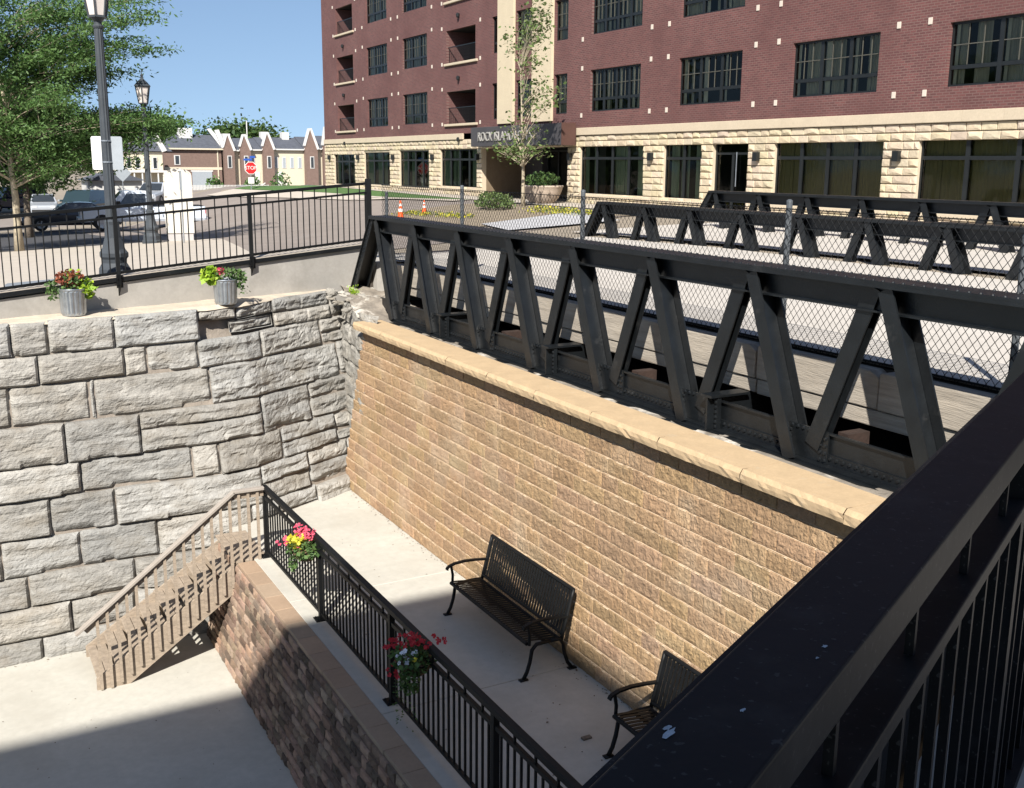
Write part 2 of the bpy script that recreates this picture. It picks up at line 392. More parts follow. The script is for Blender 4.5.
for i in range(ib, len(xs)-1):
    for j in range(len(ys)-1):
        mb.f.append((low[i,j], low[i+1,j], low[i+1,j+1], low[i,j+1])); mb.m.append(0); mb.t.append(None)
    mb.f.append((low[i,len(ys)-1], low[i+1,len(ys)-1], top[i+1,0], top[i,0])); mb.m.append(0); mb.t.append(None)
struct(mb.build('ground', M['ground'], smooth=True))

def patch(name, quad, off, m, nu=10, nv=10, st=True):
    """a sheet draped over the terrain; quad = four (x, y) corners"""
    mb = MB(); a, b, c, d = [Vector((*q, 0)) for q in quad]
    for i in range(nu+1):
        for j in range(nv+1):
            u, v = i/nu, j/nv
            p = (a*(1-u)+b*u)*(1-v) + (d*(1-u)+c*u)*v
            mb.v.append((p.x, p.y, gz(p.x, p.y)+off))
    for i in range(nu):
        for j in range(nv):
            k = i*(nv+1)+j; mb.f.append((k, k+nv+1, k+nv+2, k+1)); mb.m.append(0); mb.t.append(None)
    o = mb.build(name, m, smooth=True)
    return struct(o) if st else o

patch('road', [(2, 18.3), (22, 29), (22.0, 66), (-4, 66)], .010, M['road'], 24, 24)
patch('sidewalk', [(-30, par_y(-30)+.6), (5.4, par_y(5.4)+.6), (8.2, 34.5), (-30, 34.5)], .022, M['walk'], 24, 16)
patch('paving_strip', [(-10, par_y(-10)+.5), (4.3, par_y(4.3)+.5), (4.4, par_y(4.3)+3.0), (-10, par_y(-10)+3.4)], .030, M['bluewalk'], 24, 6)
patch('parking_road', [(-60, 35), (7.6, 35), (8.6, 66), (-60, 66)], .018, M['shaded_asphalt'], 24, 20)
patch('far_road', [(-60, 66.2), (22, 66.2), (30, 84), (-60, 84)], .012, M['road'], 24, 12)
patch('lawn', [(18.6, 45), (20.6, 41.2), (22.6, 68.4), (17.2, 68.4)], .05, M['lawn'], 12, 18)
patch('sidewalk', [(16.9, 46.5), (19.2, 40.2), (20.5, 41.1), (18.5, 45.0)], .055, M['walk'], 10, 8)
patch('sidewalk', [(17.0, 46.6), (18.5, 45.2), (17.1, 68.3), (15.4, 68.3)], .055, M['walk'], 6, 18)
patch('sidewalk', [(20.7, 2), (22.9, 2), (22.9, 68), (20.7, 41)], .045, M['walk'], 4, 30)
patch('planting_bed', [(14.0, 27.5), (20.0, 27.5), (20.3, 38), (14.8, 37)], .03, M['mulch'], 8, 10)
patch('pale_slab', [(13.6, 25.0), (17.5, 25.4), (18.4, 29.5), (14.4, 28.2)], .06, M['sheet'], 6, 6)

# pit: courtyard and walkway
struct(MB().box(-14, 3.32, -14, 16.6, -1.8, -1.5).build('courtyard', M['concrete']))
mb = MB()
joints = [17.3, 12.55, 9.35, 6.2, 3.1, 0, -3, -7, -14]
for a, b in zip(joints, joints[1:]): mb.bev(3.632, 6.25, b+.005, a-.005, -.4, 0, .006)
struct(mb.build('walkway', M['concrete']))
struct(MB().box(3.64, 6.3, -14, 17.3, -1.6, -.012).build('walkway_base', M['joint']))
mb = MB()                                              # slab lines tooled in the courtyard
struct(MB().box(6.2, 7.3, -14, 16.6, -1.6, 2.93).build('bank_fill', M['dirt']))
# ------------------------------------------------------------ the old limestone wall
SX = [-4, .7, 2.2, 3.6, 4.3, 5, 6.6, 8]
ST = [16.1, 16.27, 16.43, 16.74, 16.98, 17.55, 18.48, 19.2]
SB = [15.6, 15.67, 15.67, 15.35, 15.45, 15.7, 16.5, 17.2]
def surf(x, z):
    t = (3.35-z)/4.85
    a = lerp(x, SX, ST); b = lerp(x, SX, SB)
    return a + t*(b-a)
LV = [3.33, 2.85, 2.43, 1.86, 1.27, .80, .25, -.28, -.75, -1.2, -1.56]
JX = [[-3.4,-2.2,-.7,.05,.84,1.33,2.25,3.54,4.94,6.17,6.5], [-2.8,-1.3,-.2,1.16,2.36,2.7,3.48,4.61,5.88,6.6],
      [-3.1,-1.9,-.6,.75,1.82,1.89,3.62,6.19,6.35], [-2.5,-1.1,.3,1.43,2.49,4.44,5.44], [-3.2,-1.6,-.3,1.59,3.22,3.63,4.76,5.9],
      [-2.4,-1.2,-.1,1.14,2.04,4.28,5.22,6.1], [-3,-1.5,-.5,.45,1.5,2.6,4.05,5.3], [-2.1,-.7,.76,2.23,3.32,4.8,5.9],
      [-3,-1.4,.1,1.29,2.19,3.52,5.2], [-2.6,-1,.87,2.12,3.47,5]]
XL, XR = -4.2, 7.6
def stone_block(mb, x0, x1, z0, z1, seed, push=0.0, rough=1.0):
    g = .010
    x0 += g; x1 -= g; z0 += g; z1 -= g*.7
    if x1-x0 < .03: return
    nx = max(2, int((x1-x0)/.036)); nz = max(3, int((z1-z0)/.032))
    tl, tr = rnd.uniform(-.025, .025), rnd.uniform(-.025, .025); r0 = rnd.uniform(-.03, .035) + push
    wob = [rnd.uniform(-.02, .02) for _ in range(4)]
    g0 = rnd.uniform(.80, 1.10); warm = rnd.uniform(-.02, .03); tint = (g0*(1+warm), g0, g0*(1-warm*1.3))
    idx = {}; o = len(mb.v)
    right = lerp((x0+x1)/2, [2.5, 5], [0, 1])
    for i in range(nx+1):
        for j in range(nz+1):
            u, v = i/nx, j/nz
            x = x0 + (x1-x0)*u + .010*noise.noise(Vector(((z0+(z1-z0)*v)*6, seed, 4)))*(1 if u in (0, 1) else .3)
            z = z0 + (z1-z0)*v + (wob[2]*u + wob[3]*(1-u))*.6 + .011*noise.noise(Vector((x*3, z0*7, seed)))
            eu = min(u, 1-u)*(x1-x0); ev = min(v, 1-v)*(z1-z0)
            edge = min(1, eu/.045)**.55 * min(1, ev/.042)**.55
            lay = noise.fractal(Vector((x*1.1+seed, seed*.7, z*5.5)), 1.0, 2.0, 4)
            lay2 = noise.noise(Vector((x*.8+seed*2, 3.3, z*11)))
            cr = abs(noise.noise(Vector((x*2.6+seed, 9, z*6.5))))
            fine = noise.fractal(Vector((x*9, seed, z*22)), 1.0, 2.0, 3)
            k = rough*(1+right*1.3)
            d = .062*edge + r0 + (tl*(1-u)+tr*u) + k*(.026*lay + .010*math.copysign(abs(lay2)**.5, lay2) - .05*max(0, .10-cr)*4*.5 + .009*fine)*(.35+.65*edge)
            # every now and then the lower edge has broken off
            if noise.noise(Vector((x*1.3, seed*1.9, 0))) > .15 and v < .22: d -= .07*(1-v/.22)
            mb.v.append((x, surf(x, z) - d, z))
    for i in range(nx):
        for j in range(nz):
            k = o+i*(nz+1)+j; mb.f.append((k, k+nz+1, k+nz+2, k+1)); mb.m.append(0); mb.t.append(tint)
    # returns into the joint
    def side(ids):
        p = len(mb.v)
        for q in ids: a = mb.v[q]; mb.v.append((a[0], surf(a[0], a[2]) + .07, a[2]))
        for n in range(len(ids)-1): mb.f.append((ids[n], ids[n+1], p+n+1, p+n)); mb.m.append(0); mb.t.append(tint)
    side([o+i*(nz+1) for i in range(nx+1)][::-1]); side([o+i*(nz+1)+nz for i in range(nx+1)])
    side([o+j for j in range(nz+1)]); side([o+nx*(nz+1)+j for j in range(nz+1)][::-1])
mb = MB(); n = 0
for c in range(10):
    js = [XL] + JX[c] + [XR]; js = sorted(js)
    for x0, x1 in zip(js, js[1:]):
        n += 1; z1, z0 = LV[c], LV[c+1]
        if c == 0 and abs(x0-3.54) < .01:               # the broken-out stretch under the second planter
            stone_block(mb, x0, 4.2, z0+.27, z1-.02, n, -.02, 1.5); stone_block(mb, 4.2, x1, z0+.24, z1-.01, n+.5, -.05, 1.6)
            stone_block(mb, 4.05, x1-.02, z0+.03, z0+.22, n+.2, -.12, 1.6)
            continue
        if x1-x0 > .5 and rnd.random() < .28 and x0 > 2:
            zm = z0 + (z1-z0)*rnd.uniform(.4, .6); stone_block(mb, x0, x1, z0, zm, n+.3, rnd.uniform(-.03, .02)); stone_block(mb, x0, x1, zm, z1, n+.6)
        elif x0 > 5.4 and x1-x0 > .4:
            zm = z0 + (z1-z0)*.5; xm = (x0+x1)/2
            stone_block(mb, x0, xm, z0, z1, n+.1, .0, 1.3); stone_block(mb, xm, x1, z0, zm, n+.3, -.03, 1.4); stone_block(mb, xm, x1, zm, z1, n+.6, .02, 1.4)
        else: stone_block(mb, x0, x1, z0, z1, n)
sw = thing('limestone_wall', 'old grey limestone block wall with rough weathered courses behind the wooden stair', 'stone wall', (1.5, 16, -1.5))
mb.build('stone_blocks', M['limestone'], sw)
mb = MB(); nx = 120; nz = 40; o = 0
for i in range(nx+1):
    for j in range(nz+1):
        x = XL + (XR-XL)*i/nx; z = -1.6 + 4.9*j/nz
        dep = .035
        if 3.5 < x < 5 and z > 2.8: dep = .2
        mb.v.append((x, surf(x, z) + dep + .02*noise.noise(Vector((x*4, 1, z*6))), z))
for i in range(nx):
    for j in range(nz):
        k = i*(nz+1)+j; mb.f.append((k, k+nz+1, k+nz+2, k+1)); mb.m.append(0); mb.t.append(None)
mb.build('mortar_bed', M['mortar'], sw, smooth=True)
mb = MB(); nx = 150; ny = 10                            # the top of the wall, a dusty uneven ledge
for i in range(nx+1):
    x = XL + (XR-XL)*i/nx
    y0 = surf(x, 3.33) - .03 + .02*noise.noise(Vector((x*5, 0, 0))); y1 = max(par_y(x) + .1, y0+.3)
    for j in range(ny+1):
        y = y0 + (y1-y0)*j/ny
        z = 3.335 + .018*noise.fractal(Vector((x*2.5, y*4, 0)), 1, 2, 4) - (.05 if j == 0 else 0) + (.03*ss((x-5.4)/1.5))
        mb.v.append((x, y, z))
for i in range(nx):
    for j in range(ny):
        k = i*(ny+1)+j; mb.f.append((k, k+ny+1, k+ny+2, k+1)); mb.m.append(0); mb.t.append(None)
mb.build('top_ledge', M['ledge'], sw, smooth=True)

# a tuft of weeds in the corner
mb = MB()
for _ in range(160):
    mb.leaf((6.50+rnd.gauss(0, .05), 17.75+rnd.gauss(0, .05), 3.28+abs(rnd.gauss(0, .07))), .05, flat=1.5, asp=.35)
tag(mb.build('weed_tuft', M['leafLime']), 'small bright green weed tuft growing in the corner below the truss end', 'weed')

# loose rubble in the corner
mb = MB(); rr = random.Random(5)
for k in range(40):
    x = rr.uniform(6.0, 6.95); y = rr.uniform(17.0, 18.15) + (x-6.0)*.2; s = rr.uniform(.02, .075)
    z = 3.05 + .27*ss((y-16.6)/1.4)*1.0 + s*.1; vs = []; sd = rr.uniform(0, 50)
    for i in range(6):
        for j in range(8):
            th = PI*(i+.5)/6; ph = 2*PI*j/8; d = Vector((math.sin(th)*math.cos(ph), math.sin(th)*math.sin(ph), math.cos(th)*.6))
            q = s*(1+.9*noise.noise(d*1.6+Vector((sd, 0, 0)))); vs.append((x+d.x*q*1.4, y+d.y*q, z+d.z*q))
    fs = [(i*8+j, (i+1)*8+j, (i+1)*8+(j+1) % 8, i*8+(j+1) % 8) for i in range(5) for j in range(8)] + [tuple(range(8)), tuple(reversed(range(40, 48)))]
    g_ = rr.uniform(.8, 1.3); mb.add(vs, fs, 0, (g_, g_*.97, g_*.92))
o = mb.build('loose_rubble', M['limestone']); tag(o, 'loose broken stones heaped in the corner under the left end of the near truss', 'rubble'); o['kind'] = 'stuff'
struct(MB().box(6.95, 7.9, 17.72, 20.0, 2.6, 3.84).build('approach_fill', M['parapet']))

# ------------------------------------------------------------ concrete parapet of the street and its railing
def pt(s): return (P0.x + EX*s, P0.y + EY*s)            # point on the parapet face, s metres along it
def ptz(s): return 3.70 + .0668*max(s, -6)              # its top
NP = Vector((EY, -EX, 0))                               # outward (towards the viewer)
def pp(s, out, z): x, y = pt(s); return (x + NP.x*out, y + NP.y*out, z)
pw = thing('parapet_wall', 'pale grey concrete parapet above the old stone wall', 'parapet', (*pt(3), 3.2))
S0, S1 = -7.0, 6.5
mb = MB(); N = 24
for i in range(N):
    a = S0 + (S1-S0)*i/N; b = S0 + (S1-S0)*(i+1)/N
    vs = [pp(a, 0, 3.1), pp(b, 0, 3.1), pp(b, 0, ptz(b)-.09), pp(a, 0, ptz(a)-.09), pp(a, -.34, 3.1), pp(b, -.34, 3.1), pp(b, -.34, ptz(b)-.09), pp(a, -.34, ptz(a)-.09)]
    mb.add(vs, [(0,1,2,3), (5,4,7,6), (3,2,6,7)] + ([(1,5,6,2)] if i == N-1 else []) + ([(4,0,3,7)] if i == 0 else []))
mb.build('wall', M['parapet'], pw)
mb = MB(); mb.bar(pp(S0, .0, ptz(S0)-.055), pp(S1, .0, ptz(S1)-.055), .09, .07)
bevel(mb.build('steel_edge', M['truss'], pw))
mb = MB(); mb.bar(pp(S0, -.15, ptz(S0)-.035), pp(S1, -.15, ptz(S1)-.035), .38, .06)
mb.build('curb_top', M['walk'], pw)

fe = thing('street_railing', 'black steel picket railing along the street above the stone wall', 'railing', (*pt(3), 3.8))
def fz(s): return 3.74 + .0668*s
posts = [-5.3, -1.85, 1.78, 4.10, 6.55]
mb = MB(); mb.bar(pp(-7, .03, fz(-7)+1.04), pp(6.5, .03, fz(6.5)+1.04), .06, .05); bevel(mb.build('top_rail', M['black'], fe), .004)
mb = MB(); mb.bar(pp(-7, .03, fz(-7)+.875), pp(6.5, .03, fz(6.5)+.875), .03, .035); mb.build('middle_rail', M['black'], fe)
mb = MB(); mb.bar(pp(-7, .03, fz(-7)+.03), pp(6.5, .03, fz(6.5)+.03), .035, .04); mb.build('bottom_rail', M['black'], fe)
for s in posts:
    last = s > 6
    mb = MB(); x, y, _ = pp(s, .03, 0); hw = .045 if last else .03
    mb.box(x-hw, x+hw, y-hw, y+hw, fz(s)-.02, fz(s)+(1.12 if last else 1.03)); mb.build('post', M['black'], fe)
    if not last:
        mb = MB()
        a = pp(s, .0, fz(s)+.02); 
        mb.prism([pp(s-.008, .0, fz(s)), pp(s-.008, .10, fz(s)), pp(s-.008, .10, fz(s)-.14), pp(s-.008, .0, fz(s)-.33)], (EX*.016, EY*.016, 0))
        mb.prism([pp(s-.05, .047, fz(s)), pp(s+.05, .047, fz(s)), pp(s+.05, .047, fz(s)-.2), pp(s-.05, .047, fz(s)-.2)], NP*.014)
        for dz in (.06, .15):
            for ds in (-.035, .035): mb.rivet(pp(s+ds, .062, fz(s)-dz), NP, .012, .012)
        mb.build('post_bracket', M['black'], fe)
src = None; k = 0; s = -6.9
longb = MB().box(-.008, .008, -.008, .008, .03, 1.03); shortb = MB().box(-.008, .008, -.008, .008, .03, .87)
lb = sb = None
while s < 6.48:
    if min(abs(s-q) for q in posts) > .05:
        x, y, z = pp(s, .03, fz(s)); loc = Vector((x, y, z)) - ORG[fe]
        if k % 2 == 0:
            if lb is None: lb = longb.build('baluster', M['black']); lb.parent = fe; lb.location = loc
            else: inst(lb, loc, fe)
        else:
            if sb is None: sb = shortb.build('baluster', M['black']); sb.parent = fe; sb.location = loc
            else: inst(sb, loc, fe)
    k += 1; s += .1205

# ------------------------------------------------------------ tan block retaining wall and its coping
bw = thing('retaining_wall', 'tall tan split-face block retaining wall behind the benches', 'retaining wall', (6, 9, 0))
mb = MB(); H0 = .1805; WX = 6.0
NN = [3]
def wq(t, L, w_=.006):
    # first and last grid line sit just inside the edge
    return 0 if t <= 0 else 1 if t >= 1 else w_/L + (1-2*w_/L)*((t*NN[0]-1)/(NN[0]-2))
def blockrow(mb, row, y0, y1, xf, z0, z1, bl, off, nu, nv, amp, tints, flip=1):
    y = y0 + off
    ysl = [y0]
    while y < y1:
        if y > y0 + .03: ysl.append(y)
        y += bl if bl < .4 else rnd.choice([.305, .455, .455, .455, .61])
    ysl.append(y1)
    for a, b in zip(ysl, ysl[1:]):
        if b-a < .02: continue
        t = tints(); sd = rnd.uniform(0, 99); o = len(mb.v)
        for i in range(nu+1):
            for j in range(nv+1):
                NN[0] = nu; u = wq(i/nu, b-a); NN[0] = nv; v = wq(j/nv, z1-z0); g = .002
                e = min(1, max(0, min(u, 1-u))*(b-a)/.03)**.5 * min(1, max(0, 1-v)*(z1-z0)/.03, max(0, v)*(z1-z0)/.03)**.5
                e = max(e, .75) if 0 < i < nu and 0 < j < nv else 0
                yy = a+g + (b-a-2*g)*u; zz = z0 + .002 + (z1-z0-.006)*v
                d = e*(.006 + amp*(.5+.5*noise.fractal(Vector((yy*16, zz*18, sd)), 1, 2, 3)) + amp*.3*noise.noise(Vector((yy*3, zz*4, sd))))
                mb.v.append((xf - (d+.0)*flip, yy, zz))
        for i in range(nu):
            for j in range(nv):
                k = o+i*(nv+1)+j; q = (k, k+nv+1, k+nv+2, k+1)
                mb.f.append(q if flip < 0 else q[::-1]); mb.m.append(0); mb.t.append(t)
        for (i0, j0) in ((0, 0),):
            pass
ybot = 17.1
for r in range(16):
    xf = WX + .0095*r; z0 = r*H0; z1 = (r+1)*H0
    ye = 17.05 - .048*r
    blockrow(mb, r, -9, ye, xf, z0, z1, .455, -.2275*(r % 2) - rnd.uniform(0, .04), 19, 8, .020, lambda: (lambda g: (g, g*rnd.uniform(.96, 1.02), g*rnd.uniform(.90, 1.04)))(rnd.uniform(.84, 1.10)))
    mb.add([(xf-.005, -9, z1-.003), (xf+.06, -9, z1-.003), (xf+.06, ye, z1-.003), (xf-.005, ye, z1-.003)], [(0,1,2,3)], 1)
    mb.add([(xf-.0045, -9, z0), (xf-.0045, ye, z0), (xf-.0045, ye, z1-.003), (xf-.0045, -9, z1-.003)], [(3,2,1,0)], 0, (1.12, 1.1, 1.08))
    mb.add([(xf-.013, -9, z1-.013), (xf-.013, ye, z1-.013), (xf+.004, ye, z1-.0005), (xf+.004, -9, z1-.0005)], [(3,2,1,0)], 1)  # paler lip: dust and the sunlight caught along each course top
    mb.add([(xf, ye, z0), (xf+.3, ye, z0), (xf+.3, ye, z1), (xf, ye, z1)], [(3,2,1,0)], 0)
mb.build('block_face', [M['block'], mat('dusty_lit_block_joint', (.52, .40, .275), rough=1, var=.1, scale=8)], bw)
mb = MB(); y = 16.33; zt = 16*H0
while y > -9:
    ln = 1.20; y1 = y - ln; o = len(mb.v); nu, nv = 16, 3
    tt = rnd.uniform(.93, 1.05)
    mb.box(5.985+.075, 6.46, y1+.003, y-.003, zt, zt+.125, 0, (tt, tt, tt))
    o = len(mb.v); sd = rnd.uniform(0, 50)
    for i in range(nu+1):
        for j in range(nv+1):
            yy = y1+.003 + (y-y1-.006)*i/nu; v = j/nv
            d = .009*noise.fractal(Vector((yy*20, v*5, sd)), 1, 2, 3) + .010*math.sin(PI*v)
            mb.v.append((6.06 - .085 - d + (.02 if j == nv else 0), yy, zt+.003 + .121*v))
    for i in range(nu):
        for j in range(nv):
            k = o+i*(nv+1)+j; mb.f.append((k, k+1, k+nv+2, k+nv+1)); mb.m.append(0); mb.t.append((tt,)*3)
        k = o+i*(nv+1)+nv; p = len(mb.v); a = mb.v[k]; b = mb.v[k+nv+1]
        mb.v += [(6.08, a[1], a[2]), (6.08, b[1], b[2])]; mb.f.append((k, p, p+1, k+nv+1)); mb.m.append(0); mb.t.append((tt,)*3)
        k = o+i*(nv+1); p = len(mb.v); a = mb.v[k]; b = mb.v[k+nv+1]
        mb.v += [(6.2, a[1], a[2]), (6.2, b[1], b[2])]; mb.f.append((k, k+nv+1, p+1, p)); mb.m.append(0); mb.t.append((tt,)*3)
    if y > 16: mb.add([(5.975, y-.003, zt), (6.46, y-.003, zt), (6.46, y-.003, zt+.12), (5.975, y-.003, zt+.12)], [(3,2,1,0)])
    y = y1
mb.build('coping', M['coping'], bw)
# the corner of rubble between the old wall and the end of the block wall
poly = [(6.20, 15.9), (6.13, 16.38), (6.18, 16.8), (6.24, 17.2), (6.30, 17.6), (6.4, 18.1)]
mb = MB(); nu, nv = 70, 46
for i in range(nu+1):
    u = i/nu*(len(poly)-1); k = min(len(poly)-2, int(u)); f = u-k
    x = poly[k][0]*(1-f)+poly[k+1][0]*f; y = poly[k][1]*(1-f)+poly[k+1][1]*f
    for j in range(nv+1):
        z = 1.0 + 2.12*j/nv
        st_ = math.floor(z/.31 + .3*noise.noise(Vector((y*1.5, 0, 0)))); cu_ = math.floor(y/.42 + st_*.5)
        d = .05*noise.cell(Vector((st_*1.7, cu_*1.3, 0))) + .035*noise.fractal(Vector((x*3, y*5, z*12)), 1, 2, 4)
        ed = abs((z/.31) % 1 - .5)*2
        d -= .05*max(0, ed-.8)*5
        mb.v.append((x - d*.8 + (3.1-z)*-.03, y - d*.3, z + (.04*noise.noise(Vector((x*4, y*4, 0))) if j == nv else 0)))
for i in range(nu):
    for j in range(nv):
        k = i*(nv+1)+j; mb.f.append((k, k+1, k+nv+2, k+nv+1)); g_ = 1; mb.m.append(0); mb.t.append((.9, .88, .85))
mb.build('corner_rubble', M['limestone'], sw)
# gravel and dust between coping and truss
mb = MB(); nx, ny = 10, 160
for i in range(nx+1):
    for j in range(ny+1):
        y = -9 + 27.6*j/ny; xa = lerp(y, [16.2, 16.5, 17.4, 18.2], [6.44, 6.12, 6.28, 6.45]); x = xa + (7.34-xa)*i/nx
        mb.v.append((x, y, 2.985 + (.03+.05*ss((y-16.3)/.4))*noise.fractal(Vector((x*3, y*2, 0)), 1, 2, 4) - (.04 if i == 0 and y < 16.2 else 0) + .27*ss((y-16.6)/1.4) + .10*ss((y-16.2)/.6)))
for i in range(nx):
    for j in range(ny):
        k = i*(ny+1)+j; mb.f.append((k, k+ny+1, k+ny+2, k+1)); mb.m.append(0); mb.t.append(None)
struct(mb.build('bank_gravel', M['dirt'], smooth=True))

# ------------------------------------------------------------ low brown block wall below the walkway
lw = thing('low_retaining_wall', 'low brown mottled block wall between courtyard and walkway', 'retaining wall', (3.3, 9, -1.5))
mb = MB()
def lt():
    g = rnd.choice([.38, .55, .8, .95, 1.2, 1.4]) * rnd.uniform(.9, 1.1); k = rnd.uniform(.88, 1.06); return (g, g*k, g*k*rnd.uniform(.9, 1.02))
for r in range(13):
    xf = 3.15 + .0195*r; z0 = -1.5 + r*.1115; z1 = z0 + .1115
    bl = [.2, .3, .15, .25][r % 4]
    blockrow(mb, r, -13, 15.3, xf, z0, z1, bl, -rnd.uniform(0, .12), 5, 4, .045, lt)
    mb.add([(xf-.004, -13, z1-.003), (xf+.06, -13, z1-.003), (xf+.06, 15.3, z1-.003), (xf-.004, 15.3, z1-.003)], [(0,1,2,3)], 0)
    mb.add([(xf+.004, -13, z0), (xf+.004, 15.3, z0), (xf+.004, 15.3, z1), (xf+.004, -13, z1)], [(0,1,2,3)], 0, (.5, .5, .5))
mb.build('block_face', M['lowblock'], lw)
mb = MB(); y = 14.2
while y > -13:
    t = rnd.choice([(1, 1, 1), (.96, .98, 1.0), (1.05, 1.0, .97), (.93, .96, .98), (1.02, .98, .96)]); g = rnd.uniform(.92, 1.05)
    mb.bev(3.385+rnd.uniform(-.006, .006), 3.628, y-.456, y-.002, -.05, .004, .004, 0, tuple(g*q for q in t)); y -= .459
mb.build('cap', M['lowcap'], lw)
# ------------------------------------------------------------ walkway fence
FX = 3.83
wf = thing('walkway_fence', 'black steel picket fence on the edge of the lower walkway', 'fence', (FX, 9, 0))
py = [14.28, 11.86, 9.54, 7.22, 4.9, 2.58, .26, -2.06]
mb = MB(); mb.bar((FX, 14.32, 1.045), (FX, -2.2, 1.045), .07, .06); bevel(mb.build('top_rail', M['black'], wf), .006)
mb = MB(); mb.bar((FX, 14.3, .90), (FX, -2.2, .90), .038, .045); mb.build('middle_rail', M['black'], wf)
mb = MB(); mb.bar((FX, 14.3, .085), (FX, -2.2, .085), .035, .035); mb.build('bottom_rail', M['black'], wf)
mb = MB(); mb.box(-.03, .03, -.03, .03, 0, 1.03); mb.box(-.085, .085, -.075, .075, 0.002, .016)
for a in (-.06, .06):
    for b in (-.055, .055): mb.rivet((a, b, .016), (0, 0, 1), .013, .012)
p0 = mb.build('post', M['black']); p0.parent = wf; p0.location = Vector((FX, py[0], 0)) - ORG[wf]
for y in py[1:]: inst(p0, Vector((FX, y, 0)) - ORG[wf], wf)
b0 = MB().box(-.0095, .0095, -.0095, .0095, .085, .9).build('baluster', M['black'])
used = False; s0 = None
for a, b in zip(py[:6], py[1:6]):
    n = 20
    for k in range(1, n):
        y = a + (b-a)*k/n; loc = Vector((FX, y, 0)) - ORG[wf]
        if not used: b0.parent = wf; b0.location = loc; used = True
        else: inst(b0, loc, wf)
        if k % 3 == 0:
            if s0 is None:
                s0 = MB().box(-.010, .010, -.010, .010, .91, 1.03).build('spacer', M['black']); s0.parent = wf; s0.location = loc
            else: inst(s0, loc, wf)

# ------------------------------------------------------------ wooden stair
st = thing('wooden_stair', 'tan painted wooden stair with slanting railing rising against the stone wall', 'staircase', (2.4, 14.9, -1.5))
YN, YF = 14.27, 15.42
R_, T_ = 1.5/9, .245
for i in range(8):
    x1 = 3.40 - T_*(7-i); z = -1.5 + R_*(i+1)
    mb = MB()
    for q in range(2):
        xa = x1 - T_ - .02 + q*(T_+.02)/2; mb.bev(xa+.004, xa+(T_+.02)/2-.004, YN+.03, YF, z-.038, z, .005)
    mb.build('tread', M['stair'], st)
mb = MB()
for q in range(4):
    mb.bev(3.37+q*.118, 3.37+q*.118+.112, YN-.01, 15.5, -.03, .01, .005)
mb.box(3.39, 3.84, YN, YN+.04, -.03-.14, -.032); mb.box(3.36, 3.395, YN-.0, YN+.09, -.30, -.032)
mb.build('landing', M['stair'], st)
for yy in (YN+.0, YF-.05):
    poly = []
    for i in range(8):
        x0 = 3.40 - T_*(8-i); z = -1.5 + R_*(i+1) - .039
        poly += [(x0, yy, z-R_), (x0, yy, z)] if i else [(x0, yy, -1.5), (x0, yy, z)]
    poly += [(3.40, yy, -.2), (3.40, yy, -.04)]
    mb = MB(); bot = [(3.40, yy, -.42), (1.75, yy, -1.5)]
    # stringer board: its top runs just over the nosings, its foot is cut level on the yard
    sl = R_/T_; yo_ = yy-.012 if yy < 15 else yy
    def top(x): return min(.012, -1.5 + R_ + (x-(3.40-8*T_))*sl + .015)
    mb.prism([(3.40-8*T_-.03, yo_, -1.5), (3.40-8*T_+.40, yo_, -1.5), (3.42, yo_, -.40), (3.42, yo_, -.035), (3.40-.02, yo_, top(3.38)-.05), (3.40-8*T_-.03, yo_, top(3.40-8*T_-.03))], (0, .04, 0))
    mb.build('stringer', M['stair'], st)
HX0, HZ0, HX1, HZ1 = 3.36, 1.055, 1.19, -.62
def hz(x): return HZ0 if x > HX0 else HZ0 + (x-HX0)*(HZ0-HZ1)/(HX0-HX1)
YB = YN-.045
mb = MB(); mb.bar((HX0+.02, YB, HZ0), (HX1, YB, HZ1), .10, .04); mb.bar((HX0, YB, HZ0), (FX, YB, HZ0), .10, .04); bevel(mb.build('handrail', M['handrail'], st), .006)
mb = MB(); mb.bar((HX0, YB+.03, HZ0-.075), (HX1+.12, YB+.03, HZ1+.015), .035, .09, up=(0, 0, 1)); mb.bar((HX0, YB+.03, HZ0-.075), (FX-.03, YB+.03, HZ0-.075), .035, .09); mb.build('apron_board', M['stair'], st)
for k in range(18):
    x = 1.47 + k*.1315
    if x > 3.80: break
    if x < 3.34:
        zb = max(-1.49, -1.5 + (x-1.47)/T_*R_ - .12)
    else: zb = -.16 if x > 3.42 else -.30
    mb = MB(); mb.bev(x-.019, x+.019, YB-.018, YB+.012, zb, hz(x)-.055 if x < HX0 else hz(x)-.03, .004); mb.build('baluster', M['stair'], st)

